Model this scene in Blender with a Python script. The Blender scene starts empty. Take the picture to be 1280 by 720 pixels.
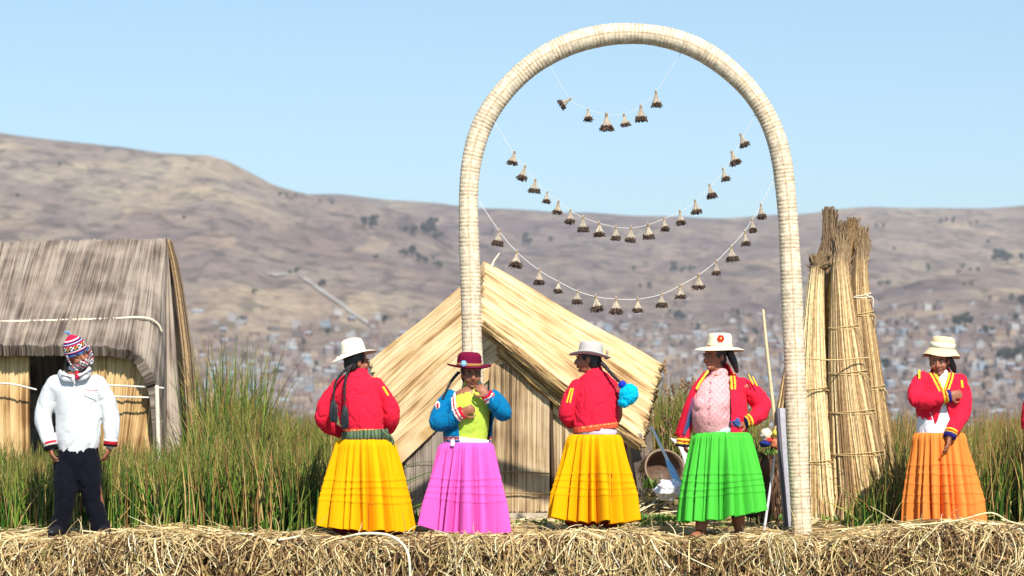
import bpy, math, random
import numpy as np
from mathutils import Matrix, Vector, noise as mnoise

# ------------------------------------------------------------------ camera, light, exposure
SC = bpy.context.scene
F = 3160.0                     # focal length in photo pixels (photo 1280 wide)
ZC = 0.80                      # eye height above the reed island
HOR = 541.0                    # photo row of the horizon
cam_d = bpy.data.cameras.new("camera"); cam = bpy.data.objects.new("camera", cam_d)
SC.collection.objects.link(cam); SC.camera = cam
cam_d.sensor_width = 36; cam_d.lens = 36 * F / 1280
cam_d.shift_y = (HOR - 360) / 1280
cam_d.clip_start = 0.5; cam_d.clip_end = 60000
cam.location = (0, 0, ZC); cam.rotation_euler = (math.radians(90), 0, 0)
cam_d.dof.use_dof = True; cam_d.dof.focus_distance = 20.3; cam_d.dof.aperture_fstop = 2.9

SUN_EL, SUN_AZ = 43.0, 17.0    # azimuth measured from "behind the camera", + = from the right
w = bpy.data.worlds.new("World"); SC.world = w; w.use_nodes = True
nt = w.node_tree; bg = nt.nodes["Background"]
sky = nt.nodes.new("ShaderNodeTexSky"); sky.sky_type = 'NISHITA'; sky.sun_disc = False
sky.altitude = 3800; sky.air_density = 1.35; sky.dust_density = 0.1; sky.ozone_density = 1.2
sky.sun_elevation = math.radians(SUN_EL); sky.sun_rotation = math.radians(180 - SUN_AZ)
tint = nt.nodes.new("ShaderNodeVectorMath"); tint.operation = 'MULTIPLY'; tint.inputs[1].default_value = (.93, 1.06, 1.0)
nt.links.new(sky.outputs[0], tint.inputs[0]); nt.links.new(tint.outputs[0], bg.inputs[0]); bg.inputs[1].default_value = 0.105
sd = bpy.data.lights.new("sun", 'SUN'); so = bpy.data.objects.new("sun", sd); SC.collection.objects.link(so)
sd.energy = 4.8; sd.angle = math.radians(0.53); sd.color = (1.0, 0.95, 0.87)
_e, _a = math.radians(SUN_EL), math.radians(SUN_AZ)
sdir = Vector((math.sin(_a) * math.cos(_e), -math.cos(_a) * math.cos(_e), math.sin(_e)))
so.rotation_euler = sdir.to_track_quat('Z', 'Y').to_euler()
SC.view_settings.view_transform = 'Standard'; SC.view_settings.look = 'None'
SC.view_settings.exposure = 0.62; SC.view_settings.gamma = 1.0
SC.cycles.volume_bounces = 0
SC.cycles.max_bounces = 6; SC.cycles.diffuse_bounces = 4

# ------------------------------------------------------------------ helpers
rnd = random.Random(7); R = np.random.default_rng(11)

def P(px, py, D):              # a point seen at photo pixel (px,py), D metres away
    return np.array([(px - 640) * D / F, D, ZC - (py - HOR) * D / F])

def lin(r, g, b):              # sRGB 0-255 -> linear
    return tuple((c / 255 / 12.92) if c <= 10 else ((c / 255 + .055) / 1.055) ** 2.4 for c in (r, g, b))

def tag(o, label=None, cat=None, group=None, kind=None):
    if label: o["label"] = label
    if cat: o["category"] = cat
    if group: o["group"] = group
    if kind: o["kind"] = kind
    return o

def empty(name, loc, label, cat, group=None):
    o = bpy.data.objects.new(name, None); SC.collection.objects.link(o)
    o.location = tuple(float(v) for v in loc); o.empty_display_size = .1
    return tag(o, label, cat, group)

def link(name, me, parent=None):
    o = bpy.data.objects.new(name, me); SC.collection.objects.link(o)
    if parent is not None: o.parent = parent
    return o

class MB:
    """collects vertices / faces / vertex colours / material slots"""
    def __init__(s): s.V = []; s.F = []; s.C = []; s.M = []; s.n = 0; s.UV = []
    def add(s, V, Fq, col=(1, 1, 1), m=0, uv=None):
        V = np.asarray(V, float).reshape(-1, 3); Fq = np.asarray(Fq, int)
        s.V.append(V)
        c = np.asarray(col, float)
        if c.ndim == 1: c = np.tile(c, (len(V), 1))
        s.C.append(c.reshape(-1, 3)); s.F.append(Fq + s.n)
        s.M.append(np.full(len(Fq), m) if np.isscalar(m) else np.asarray(m))
        s.UV.append(np.zeros((len(V), 2)) if uv is None else np.asarray(uv, float).reshape(-1, 2))
        s.n += len(V)
        return s
    def build(s, name, mats, parent=None, smooth=True, origin=(0, 0, 0)):
        V = np.concatenate(s.V) - np.asarray(origin, float); C = np.concatenate(s.C); U = np.concatenate(s.UV)
        loops = []; starts = []; tot = []; k = 0; mi = []
        for f, m in zip(s.F, s.M):
            if len(f) == 0: continue
            w_ = f.shape[1]; loops.append(f.ravel()); starts.append(np.arange(len(f)) * w_ + k)
            tot.append(np.full(len(f), w_)); k += f.size; mi.append(m)
        loops = np.concatenate(loops); starts = np.concatenate(starts); tot = np.concatenate(tot); mi = np.concatenate(mi)
        me = bpy.data.meshes.new(name)
        me.vertices.add(len(V)); me.vertices.foreach_set("co", V.ravel())
        me.loops.add(len(loops)); me.loops.foreach_set("vertex_index", loops.astype(np.int32))
        me.polygons.add(len(starts)); me.polygons.foreach_set("loop_start", starts.astype(np.int32))
        me.polygons.foreach_set("loop_total", tot.astype(np.int32))
        me.polygons.foreach_set("material_index", mi.astype(np.int32))
        me.polygons.foreach_set("use_smooth", np.full(len(starts), bool(smooth)))
        me.update(calc_edges=True)
        a = me.color_attributes.new("Col", 'FLOAT_COLOR', 'POINT')
        a.data.foreach_set("color", np.concatenate([C, np.ones((len(C), 1))], 1).ravel())
        ul = me.uv_layers.new(name="UVMap"); ul.data.foreach_set("uv", U[loops].ravel())
        me.validate(clean_customdata=False)
        for m in (mats if isinstance(mats, (list, tuple)) else [mats]): me.materials.append(m)
        return link(name, me, parent)

def grid_faces(nu, nv, closed_v=False, flip=False):
    i = np.arange(nu - 1)[:, None]; j = np.arange(nv if closed_v else nv - 1)[None, :]
    jn = (j + 1) % nv
    f = np.stack([i * nv + j, i * nv + jn, (i + 1) * nv + jn, (i + 1) * nv + j], -1).reshape(-1, 4)
    return f[:, ::-1] if flip else f

def box(mb, c, s, col=(1, 1, 1), m=0, rot=None):
    c = np.asarray(c, float); s = np.asarray(s, float) / 2
    v = np.array([[x, y, z] for x in (-1, 1) for y in (-1, 1) for z in (-1, 1)], float) * s
    if rot is not None: v = v @ np.asarray(rot).T
    f = [[0, 1, 3, 2], [4, 6, 7, 5], [0, 4, 5, 1], [2, 3, 7, 6], [0, 2, 6, 4], [1, 5, 7, 3]]
    mb.add(v + c, f, col, m)

def strands(mb, Pn, Rn, col, sides=3, m=0):
    """N tubes at once. Pn (N,K,3), Rn (N,K) or (N,1), col (N,3) or (N,K,3)"""
    N, K, _ = Pn.shape
    T = np.gradient(Pn, axis=1); T /= np.linalg.norm(T, axis=2, keepdims=True) + 1e-9
    ref = R.normal(size=(N, 1, 3)); mt = T.mean(1, keepdims=True)
    ref -= (ref * mt).sum(2, keepdims=True) * mt / ((mt * mt).sum(2, keepdims=True) + 1e-9)
    A = np.cross(T, np.broadcast_to(ref, T.shape)); A /= np.linalg.norm(A, axis=2, keepdims=True) + 1e-9
    B = np.cross(T, A)
    th = np.arange(sides) * 2 * math.pi / sides
    Rn = np.broadcast_to(Rn, (N, K))
    V = Pn[:, :, None, :] + Rn[:, :, None, None] * (A[:, :, None, :] * np.cos(th)[None, None, :, None] + B[:, :, None, :] * np.sin(th)[None, None, :, None])
    f = grid_faces(K, sides, True)
    Fq = (f[None] + (np.arange(N) * K * sides)[:, None, None]).reshape(-1, 4)
    col = np.asarray(col, float)
    if col.ndim == 2: col = np.broadcast_to(col[:, None, :], (N, K, 3))
    C = np.broadcast_to(col[:, :, None, :], (N, K, sides, 3)).reshape(-1, 3)
    mb.add(V.reshape(-1, 3), Fq, C, m)

def catmull(pts, n):
    pts = np.asarray(pts, float); K = len(pts)
    if K < 3:
        t = np.linspace(0, 1, n)[:, None]; return pts[0] * (1 - t) + pts[-1] * t
    e = np.vstack([2 * pts[0] - pts[1], pts, 2 * pts[-1] - pts[-2]])
    u = np.linspace(0, K - 1, n); i = np.minimum(u.astype(int), K - 2); t = (u - i)[:, None]
    p0, p1, p2, p3 = e[i], e[i + 1], e[i + 2], e[i + 3]
    return .5 * ((2 * p1) + (-p0 + p2) * t + (2 * p0 - 5 * p1 + 4 * p2 - p3) * t ** 2 + (-p0 + 3 * p1 - 3 * p2 + p3) * t ** 3)

def tube(mb, pts, rad, n=None, seg=14, col=(1, 1, 1), m=0, cap=True, side=None, smooth=True, colf=None):
    """closed tube through pts; rad = r or (r_side, r_other) per point"""
    pts = np.asarray(pts, float); rad = np.asarray([(r, r) if np.isscalar(r) else r for r in rad], float)
    if n is None: n = max(len(pts), 3) * 4
    C = catmull(np.hstack([pts, rad]), n) if smooth else np.hstack([pts, rad])
    p, rr = C[:, :3], np.maximum(C[:, 3:], 1e-4); n = len(p)
    T = np.gradient(p, axis=0); T /= np.linalg.norm(T, axis=1, keepdims=True) + 1e-12
    if side is None:
        s = np.cross(T[0], [0.13, 1, 0.31]); s /= np.linalg.norm(s)
    else: s = np.asarray(side, float)
    A = []
    for t in T:
        s2 = s - t * (s @ t); s2 /= np.linalg.norm(s2) + 1e-12; A.append(s2)
        if side is None: s = s2
    A = np.array(A); B = np.cross(T, A)
    if cap:
        r0, r1 = rr[0].min(), rr[-1].min(); ks = [(.98, .2), (.8, .6), (.45, .9)]
        pre = [(p[0] - T[0] * r0 * a, rr[0] * b, A[0], B[0]) for a, b in ks]
        post = [(p[-1] + T[-1] * r1 * a, rr[-1] * b, A[-1], B[-1]) for a, b in ks[::-1]]
        p = np.vstack([[q[0] for q in pre], p, [q[0] for q in post]])
        rr = np.vstack([[q[1] for q in pre], rr, [q[1] for q in post]])
        A = np.vstack([[q[2] for q in pre], A, [q[2] for q in post]]); B = np.vstack([[q[3] for q in pre], B, [q[3] for q in post]])
        n = len(p)
    th = np.arange(seg) * 2 * math.pi / seg
    V = p[:, None] + rr[:, 0, None, None] * np.cos(th)[None, :, None] * A[:, None] + rr[:, 1, None, None] * np.sin(th)[None, :, None] * B[:, None]
    V = V.reshape(-1, 3)
    if colf is not None: col = np.array([colf(v) for v in V])
    base = mb.n
    mb.add(V, grid_faces(n, seg, True), col, m)
    for k, rev in ((0, True), (n - 1, False)):
        idx = np.arange(seg) + k * seg + base
        if rev: idx = idx[::-1]
        mb.F.append(idx[None, :]); mb.M.append(np.array([m]))
    return mb

def ell(mb, c, r, rot=None, col=(1, 1, 1), m=0, nu=12, nv=16):
    ph = np.linspace(.06, math.pi - .06, nu); th = np.arange(nv) * 2 * math.pi / nv
    V = np.stack([np.sin(ph)[:, None] * np.cos(th), np.sin(ph)[:, None] * np.sin(th), np.cos(ph)[:, None] * np.ones(nv)], -1) * np.asarray(r, float)
    V = V.reshape(-1, 3)
    if rot is not None: V = V @ np.asarray(rot).T
    base = mb.n
    mb.add(V + np.asarray(c, float), grid_faces(nu, nv, True, True), col, m)
    mb.F.append((np.arange(nv) + base)[None, :]); mb.M.append(np.array([m]))
    mb.F.append((np.arange(nv)[::-1] + (nu - 1) * nv + base)[None, :]); mb.M.append(np.array([m]))

def lathe(mb, prof, seg=48, M=None, warp=None, col=(1, 1, 1), m=0, colf=None):
    prof = np.asarray(prof, float); th = np.arange(seg) * 2 * math.pi / seg
    V = np.stack([prof[:, 0, None] * np.cos(th), prof[:, 0, None] * np.sin(th), prof[:, 1, None] * np.ones(seg)], -1)
    if warp is not None: V = warp(V, th)
    if colf is not None: col = colf(V.reshape(-1, 3))
    V = V.reshape(-1, 3)
    if M is not None: V = V @ np.array(M.to_3x3()).T + np.array(M.translation)
    mb.add(V, grid_faces(len(prof), seg, True), col, m)

def fbm(V, scale, oct=3, seed=0.0):
    out = np.empty(len(V))
    for i, v in enumerate(V):
        out[i] = mnoise.fractal(Vector((v[0] * scale[0] + seed, v[1] * scale[1], v[2] * scale[2])), 1.0, 2.0, oct)
    return out

def new_mat(name): 
    m = bpy.data.materials.new(name); m.use_nodes = True; n = m.node_tree
    return m, n, n.nodes["Principled BSDF"]

def vcol_mat(name, rough=.7, spec=.3, nscale=40, nstr=.25, bump=0.0, sheen=0, trans=0, stretch=(1, 1, 1), mult=1.0):
    """procedural material: the thing's own colour attribute, mottled by noise, with a bump"""
    m, n, b = new_mat(name); L = n.links.new
    at = n.nodes.new("ShaderNodeAttribute"); at.attribute_name = "Col"
    tc = n.nodes.new("ShaderNodeTexCoord"); mp = n.nodes.new("ShaderNodeMapping"); mp.inputs["Scale"].default_value = stretch
    no = n.nodes.new("ShaderNodeTexNoise"); no.inputs["Scale"].default_value = nscale; no.inputs["Detail"].default_value = 5
    L(tc.outputs["Object"], mp.inputs[0]); L(mp.outputs[0], no.inputs["Vector"])
    mr = n.nodes.new("ShaderNodeMapRange"); mr.inputs[1].default_value = .3; mr.inputs[2].default_value = .7
    mr.inputs[3].default_value = (1 - nstr) * mult; mr.inputs[4].default_value = (1 + nstr) * mult
    L(no.outputs[0], mr.inputs[0])
    mx = n.nodes.new("ShaderNodeVectorMath"); mx.operation = 'SCALE'
    L(at.outputs["Color"], mx.inputs[0]); L(mr.outputs[0], mx.inputs["Scale"]); L(mx.outputs[0], b.inputs["Base Color"])
    b.inputs["Roughness"].default_value = rough; b.inputs["Specular IOR Level"].default_value = spec
    if sheen: b.inputs["Sheen Weight"].default_value = sheen
    if trans:
        tr = n.nodes.new("ShaderNodeBsdfTranslucent"); ms = n.nodes.new("ShaderNodeMixShader"); ms.inputs[0].default_value = trans
        L(mx.outputs[0], tr.inputs[0]); L(b.outputs[0], ms.inputs[1]); L(tr.outputs[0], ms.inputs[2])
        L(ms.outputs[0], n.nodes["Material Output"].inputs[0])
    if bump:
        bp = n.nodes.new("ShaderNodeBump"); bp.inputs["Strength"].default_value = bump; bp.inputs["Distance"].default_value = .01
        L(no.outputs[0], bp.inputs["Height"]); L(bp.outputs[0], b.inputs["Normal"])
    return m

M_straw = vcol_mat("straw", .55, .35, 30, .25, .2, trans=.12)
M_reed = vcol_mat("green_reed", .45, .4, 12, .3, 0, trans=.22)
M_cloth = vcol_mat("woven_cloth", .85, .10, 260, .10, .35, sheen=.03, mult=.93)
M_skirt = vcol_mat("skirt_cloth", .85, .10, 180, .07, .3, trans=.05, mult=.84)
M_skin = vcol_mat("skin", .5, .35, 60, .12, .1)
M_hair = vcol_mat("hair", .45, .5, 160, .3, .3)
M_felt = vcol_mat("felt", .9, .1, 120, .06, .25)
M_fleece = vcol_mat("fleece", .95, .1, 220, .05, .5, sheen=.05)
M_plain = vcol_mat("painted_wood", .5, .4, 30, .15, .1)
M_leaf = vcol_mat("foliage", .7, .2, .5, .3, 0)
M_bark = vcol_mat("bark", .9, .1, 8, .3, .3)
M_cord = vcol_mat("cord", .8, .2, 200, .15, .3)

def reed_mat(name, c_lo, c_mid, c_hi, fine=170, coarse=26, along=1.1, dark=None):
    """dry reeds laid side by side: UV.x runs along the reed, UV.y across (metres)"""
    m, n, b = new_mat(name); L = n.links.new
    uv = n.nodes.new("ShaderNodeUVMap"); uv.uv_map = "UVMap"
    def nz(sx, sy, det=3):
        mp = n.nodes.new("ShaderNodeMapping"); mp.inputs["Scale"].default_value = (sx, sy, 1); L(uv.outputs[0], mp.inputs[0])
        no = n.nodes.new("ShaderNodeTexNoise"); no.inputs["Scale"].default_value = 1; no.inputs["Detail"].default_value = det
        L(mp.outputs[0], no.inputs["Vector"]); return no
    a = nz(along, fine); c = nz(along * .8, coarse); d = nz(2.2, 2.6, 4)
    ad = n.nodes.new("ShaderNodeMath"); ad.operation = 'ADD'; L(a.outputs[0], ad.inputs[0]); L(c.outputs[0], ad.inputs[1])
    a2 = n.nodes.new("ShaderNodeMath"); a2.operation = 'ADD'; L(ad.outputs[0], a2.inputs[0]); L(d.outputs[0], a2.inputs[1])
    mr = n.nodes.new("ShaderNodeMapRange"); mr.inputs[1].default_value = 1.18; mr.inputs[2].default_value = 1.82; L(a2.outputs[0], mr.inputs[0])
    cr = n.nodes.new("ShaderNodeValToRGB"); L(mr.outputs[0], cr.inputs[0])
    e = cr.color_ramp.elements; e[0].position = .08; e[0].color = (*c_lo, 1); e[1].position = .85; e[1].color = (*c_hi, 1)
    k = cr.color_ramp.elements.new(.42); k.color = (*c_mid, 1)
    L(cr.outputs[0], b.inputs["Base Color"]); b.inputs["Roughness"].default_value = .6; b.inputs["Specular IOR Level"].default_value = .3
    bp = n.nodes.new("ShaderNodeBump"); bp.inputs["Strength"].default_value = .55; bp.inputs["Distance"].default_value = .012
    L(ad.outputs[0], bp.inputs["Height"]); L(bp.outputs[0], b.inputs["Normal"])
    return m

M_reedpale = reed_mat("pale_reed_mat", lin(138, 98, 58), lin(208, 172, 120), lin(232, 204, 160), fine=120, coarse=22)
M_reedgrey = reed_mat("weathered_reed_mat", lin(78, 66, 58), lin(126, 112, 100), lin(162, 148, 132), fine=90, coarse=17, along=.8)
M_reedwall = reed_mat("reed_wall_mat", lin(84, 64, 44), lin(158, 130, 94), lin(204, 182, 146), fine=80, coarse=24, along=.9)
M_reedgold = reed_mat("golden_reed_wall", lin(116, 80, 44), lin(186, 148, 96), lin(216, 186, 134), fine=80, coarse=20, along=.8)

# ------------------------------------------------------------------ terrain, lake, air
def ridge(px, pts):
    xs, ys = zip(*pts); return np.interp(px, xs, ys)
BACK = [(-1600, 225), (-700, 236), (0, 245), (420, 246), (480, 249), (560, 252), (640, 256), (760, 262), (880, 265), (1000, 267), (1040, 265), (1100, 262), (1200, 263), (1280, 262), (1700, 250), (2600, 275), (3600, 240)]
LEFT = [(-1600, 190), (-700, 150), (-200, 146), (0, 163), (60, 172), (130, 185), (200, 193), (262, 196), (285, 203), (310, 215), (345, 231), (400, 244), (450, 252), (520, 272), (600, 305), (700, 355), (820, 415), (960, 480), (1100, 541), (3600, 600)]
NEAR = [(-1600, 480), (0, 470), (300, 455), (470, 400), (560, 378), (640, 372), (720, 385), (860, 425), (1000, 420), (1080, 380), (1150, 352), (1230, 340), (1300, 338), (1500, 350), (1800, 400), (3600, 440)]
def terrain(x, y):
    x = np.asarray(x, float); y = np.asarray(y, float)
    D = np.maximum(y, 200.0); px = 640 + x * F / D
    def layer(pts, Dc, p, fall):
        cz = (HOR - ridge(px, pts)) / F * Dc + ZC
        t = (D - 1430) / (Dc - 1430)
        up = np.where(t > 0, np.clip(t, 0, 1) ** p, t * .05)
        dn = 1 - np.clip((D - Dc) / fall, 0, 1) ** 1.5 * .8
        return np.where(D < Dc, cz * up, cz * dn)
    a = layer(BACK, 5600, 1.28, 5000); b = layer(LEFT, 3900, 1.25, 2600); c = layer(NEAR, 3150, 1.3, 1500)
    h = np.maximum(np.maximum(a, b), c)
    k = 18.0
    h = k * np.log(np.exp(np.clip((a - h) / k, -30, 0)) + np.exp(np.clip((b - h) / k, -30, 0)) + np.exp(np.clip((c - h) / k, -30, 0))) + h
    h = h - k * math.log(3) * np.clip(1 - (h - 20) / 120, 0, 1)
    amp = np.clip((D - 1430) / 1800, -.1, 1)
    n = 9 * np.sin(x / 310 + 1.3 * np.sin(y / 420)) * np.cos(y / 380 + .7) + 5 * np.sin(x / 122 + y / 210) * np.cos(y / 95 - x / 260) + 2.6 * np.sin(x / 47 + 2 * np.sin(y / 70)) * np.sin(y / 39 + x / 90)
    return np.where(D > 1430, h + n * amp - 1, -3 + (D - 1430) * .004)

gpx = np.concatenate([np.arange(-3600, -200, 40), np.arange(-200, 1500, 4), np.arange(1500, 4800, 40)])
gD = np.concatenate([np.array([-400., 40, 400, 900, 1300, 1400]), np.arange(1440, 6200, 28), np.arange(6300, 11500, 300)])
PX, GD = np.meshgrid(gpx, gD); GX = (PX - 640) / F * np.maximum(GD, 1400)
GX = np.where(GD < 1400, (PX - 640) / F * 1400 * 1.0, GX)
GZ = terrain(GX, GD)
mb = MB(); mb.add(np.stack([GX, GD, GZ], -1), grid_faces(len(gD), len(gpx), flip=False))

m, n, b = new_mat("dry_hillside"); L = n.links.new
tc = n.nodes.new("ShaderNodeTexCoord")
def nz(scale, det=5, sx=1, sy=1, sz=1, dist=0):
    mp = n.nodes.new("ShaderNodeMapping"); mp.inputs["Scale"].default_value = (sx, sy, sz); L(tc.outputs["Object"], mp.inputs[0])
    no = n.nodes.new("ShaderNodeTexNoise"); no.inputs["Scale"].default_value = scale; no.inputs["Detail"].default_value = det
    no.inputs["Distortion"].default_value = dist; L(mp.outputs[0], no.inputs["Vector"]); return no
def ramp(src, stops):
    cr = n.nodes.new("ShaderNodeValToRGB"); L(src, cr.inputs[0]); e = cr.color_ramp.elements
    e[0].position, e[0].color = stops[0][0], (*stops[0][1], 1); e[1].position, e[1].color = stops[-1][0], (*stops[-1][1], 1)
    for p_, c_ in stops[1:-1]:
        k_ = e.new(p_); k_.color = (*c_, 1)
    return cr
def mix(f, a, b_, t='MIX'):
    mx = n.nodes.new("ShaderNodeMix"); mx.data_type = 'RGBA'; mx.blend_type = t
    if hasattr(f, 'links') or hasattr(f, 'is_linked'): L(f, mx.inputs[0])
    else: mx.inputs[0].default_value = f
    L(a, mx.inputs[6]); L(b_, mx.inputs[7]); return mx.outputs[2]
big = nz(.0016, 6, 1, .45, 1, .6)
c1 = ramp(big.outputs[0], [(.34, (.15, .105, .088)), (.46, (.21, .15, .12)), (.55, (.27, .205, .145)), (.66, (.37, .295, .20))])
mid = nz(.011, 5, 1, .30, 1, 1.0)
c2 = ramp(mid.outputs[0], [(.32, (.11, .088, .085)), (.47, (.20, .155, .14)), (.62, (.32, .265, .20))])
scr = nz(.035, 8, 1, .35, 1, .5)
c3 = ramp(scr.outputs[0], [(.38, (.15, .18, .17)), (.49, (1, 1, 1))])
vo = n.nodes.new("ShaderNodeTexVoronoi"); vo.inputs["Scale"].default_value = .012; mpv = n.nodes.new("ShaderNodeMapping")
mpv.inputs["Scale"].default_value = (1, .4, 1); L(tc.outputs["Object"], mpv.inputs[0]); L(mpv.outputs[0], vo.inputs["Vector"])
hs = n.nodes.new("ShaderNodeSeparateColor"); L(vo.outputs["Color"], hs.inputs[0])
c4 = ramp(hs.outputs[0], [(.0, (.78, .76, .8)), (.6, (1, 1, 1)), (.92, (1.35, 1.3, 1.1))])
o1 = mix(.5, c1.outputs[0], c2.outputs[0]); fin = nz(.11, 6, 1, .25, 1, .3); c5 = ramp(fin.outputs[0], [(.36, (.62, .62, .66)), (.5, (1, 1, 1)), (.66, (1.35, 1.3, 1.2))])
ter = nz(.004, 3, .35, 2.6, 1, 2.5); c6 = ramp(ter.outputs[0], [(.44, (1, 1, 1)), (.485, (.72, .70, .72)), (.50, (1.25, 1.2, 1.1)), (.53, (1, 1, 1))])
o1 = mix(.45, o1, c5.outputs[0], 'MULTIPLY'); o1 = mix(.7, o1, c6.outputs[0], 'MULTIPLY')
o2 = mix(.55, o1, c3.outputs[0], 'MULTIPLY'); o3 = mix(.6, o2, c4.outputs[0], 'MULTIPLY')
L(o3, b.inputs["Base Color"]); b.inputs["Roughness"].default_value = .95; b.inputs["Specular IOR Level"].default_value = .1
bp = n.nodes.new("ShaderNodeBump"); bp.inputs["Strength"].default_value = .4; bp.inputs["Distance"].default_value = 14
L(mid.outputs[0], bp.inputs["Height"]); L(bp.outputs[0], b.inputs["Normal"])
tag(mb.build("hills", m), "dry brown and mauve hillsides rising behind the lakeside town", kind="structure")

m, n, b = new_mat("lake_water"); L = n.links.new
b.inputs["Base Color"].default_value = (.03, .06, .08, 1); b.inputs["Roughness"].default_value = .12
tc = n.nodes.new("ShaderNodeTexCoord"); no = n.nodes.new("ShaderNodeTexNoise"); no.inputs["Scale"].default_value = 3; no.inputs["Detail"].default_value = 6
L(tc.outputs["Object"], no.inputs["Vector"]); bp = n.nodes.new("ShaderNodeBump"); bp.inputs["Strength"].default_value = .3; bp.inputs["Distance"].default_value = .1
L(no.outputs[0], bp.inputs["Height"]); L(bp.outputs[0], b.inputs["Normal"])
mb = MB(); mb.add([[-6000, -400, -.62], [6000, -400, -.62], [6000, 1600, -.62], [-6000, 1600, -.62]], [[0, 1, 2, 3]])
tag(mb.build("water", m), "lake water round the reed island", kind="structure")

HAZE = 1.05e-4
m, n, b = new_mat("air_haze"); n.nodes.remove(b)
pv = n.nodes.new("ShaderNodeVolumePrincipled"); pv.inputs["Density"].default_value = HAZE
pv.inputs["Color"].default_value = (.88, .85, .92, 1); pv.inputs["Anisotropy"].default_value = .15
n.links.new(pv.outputs[0], n.nodes["Material Output"].inputs["Volume"])
mb = MB(); box(mb, (0, 5500, 340), (21000, 13000, 700)); 
HZ = mb.build("haze", m, smooth=False); tag(HZ, "thin blue haze between the island and the hills", kind="stuff")

def solve_D(px, py, lo=1500.0, hi=5600.0):     # where the view ray of a pixel meets the terrain
    Ds = np.linspace(lo, hi, 900); X = (px - 640) / F * Ds
    row = HOR - (terrain(X, Ds) - ZC) / Ds * F
    k = np.argmax(row <= py)
    return float(Ds[k]) if row[k] <= py else None
# ------------------------------------------------------------------ dirt road and farm walls on the hill
road = [(338, 345), (352, 344), (366, 345), (378, 348), (395, 360), (412, 372), (432, 386), (452, 400), (474, 416)]
mb = MB()
rp = []
for px, py in road:
    D = solve_D(px, py)
    rp.append(((px - 640) / F * D, D))
rp = catmull(np.hstack([np.array(rp), np.zeros((len(rp), 1))]), 60)[:, :2]
tg = np.gradient(rp, axis=0); tg /= np.linalg.norm(tg, axis=1, keepdims=True); nrm = np.stack([-tg[:, 1], tg[:, 0]], 1)
wd = np.interp(np.arange(60), [0, 8, 16, 60], [11, 11, 5, 5])[:, None]
rows_ = []
for s in (-1, -.5, 0, .5, 1):
    q = rp + nrm * wd * s * .55; rows_.append(np.column_stack([q, terrain(q[:, 0], q[:, 1]) + 1.6]))
mb.add(np.stack(rows_), grid_faces(5, 60), (.36, .33, .29))
M_road = vcol_mat("pale_dirt", .95, .05, .05, .3)
tag(mb.build("road", M_road), "pale dirt road climbing the hill to a farmstead", kind="structure")

# ------------------------------------------------------------------ town
M_house = vcol_mat("painted_masonry", .9, .1, .35, .12)
def house_mesh(w_, d_, h_, wall, roofc, gable, two=False):
    mb = MB()
    box(mb, (0, 0, h_ / 2 - 1.2), (w_, d_, h_ + 2.4), wall)
    if gable:
        r = 1.6
        V = [[-w_/2-.3, -d_/2-.4, h_+.02], [w_/2+.3, -d_/2-.4, h_+.02], [w_/2+.3, d_/2+.4, h_+.02], [-w_/2-.3, d_/2+.4, h_+.02], [-w_/2-.3, 0, h_+r], [w_/2+.3, 0, h_+r]]
        mb.add(V, [[0, 1, 5, 4], [2, 3, 4, 5]], roofc); mb.add(V, [[1, 2, 5], [3, 0, 4]], wall); mb.add(V, [[3, 2, 1, 0]], wall)
    else:
        box(mb, (0, 0, h_ + .12), (w_ + .3, d_ + .3, .22), roofc)
        box(mb, (w_ * .22, d_ * .2, h_ + 1.0), (w_ * .3, d_ * .35, 1.6), wall)
        for sx, sy in ((-.45, -.45), (.45, -.45), (-.45, .45)): box(mb, (w_*sx, d_*sy, h_+.6), (.3, .3, .9), (.3, .3, .3))
    for fl in range(2 if two else 1):
        for k in range(int(w_ // 3)):
            x = (k + .5) * w_ / int(w_ // 3) - w_ / 2
            box(mb, (x, -d_/2 - .02, 1.5 + 2.7 * fl), (1.2, .1, 1.2), (.03, .035, .05))
    return mb
WALLS = [((.38, .37, .36), "white"), ((.22, .15, .12), "brick"), ((.30, .28, .27), "grey"), ((.34, .26, .19), "tan"), ((.26, .31, .36), "pale blue"), ((.20, .145, .12), "adobe brown"), ((.28, .23, .21), "dusty beige"), ((.15, .125, .12), "dark brown")]
ROOFS = [((.27, .25, .24), False, "flat roof"), ((.21, .14, .11), True, "rust red roof"), ((.34, .37, .40), True, "shiny tin roof"), ((.33, .30, .28), False, "grey slab roof")]
vari = []
hr = random.Random(5)
for wc, wn in WALLS:
    for rc, g, rn in ROOFS:
        w_, d_, h_ = hr.uniform(5, 9), hr.uniform(5, 8), hr.choice([2.6, 2.8, 3.0, 5.2, 5.6])
        vari.append((w_, d_, h_, wc, rc, g, wn, rn))
WV = [i for i, v in enumerate(vari) for _ in range(1 if v[6] in ('white', 'pale blue') else 2)]
spots = []
tries = 0
while len(spots) < 2600 and tries < 60000:
    tries += 1
    px = hr.uniform(-260, 1540); D = 1500 + hr.random() ** 1.05 * 2300
    x = (px - 640) / F * D; z = float(terrain(x, D)); py = HOR - (z - ZC) / D * F
    top = np.interp(px, [-300, 0, 240, 330, 470, 560, 700, 860, 1000, 1100, 1280, 1600], [430, 425, 415, 408, 400, 402, 405, 398, 395, 392, 388, 395])
    if py < top - 25: continue
    dens = np.clip((py - top + 14) / 55, .04, 1)
    if hr.random() > dens: continue
    if any((x - s[0]) ** 2 + (D - s[1]) ** 2 < 95 for s in spots): continue
    spots.append((x, D, z, px, py))
spots.sort(key=lambda s: s[1])
def visible(px, py):
    if py > 512 and not (330 < px < 400 and py < 520): return False
    if px < 0 or px > 1280: return False
    if px < 240 or 1005 < px < 1100 and py > 300: return False
    if 500 < px < 822 and py > 330 + abs(px - 612) * .6: return False
    if 398 < px < 500 and py > 470: return False
    if 845 < px < 970 and py > 470 or 1140 < px < 1212: return False
    return True
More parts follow.
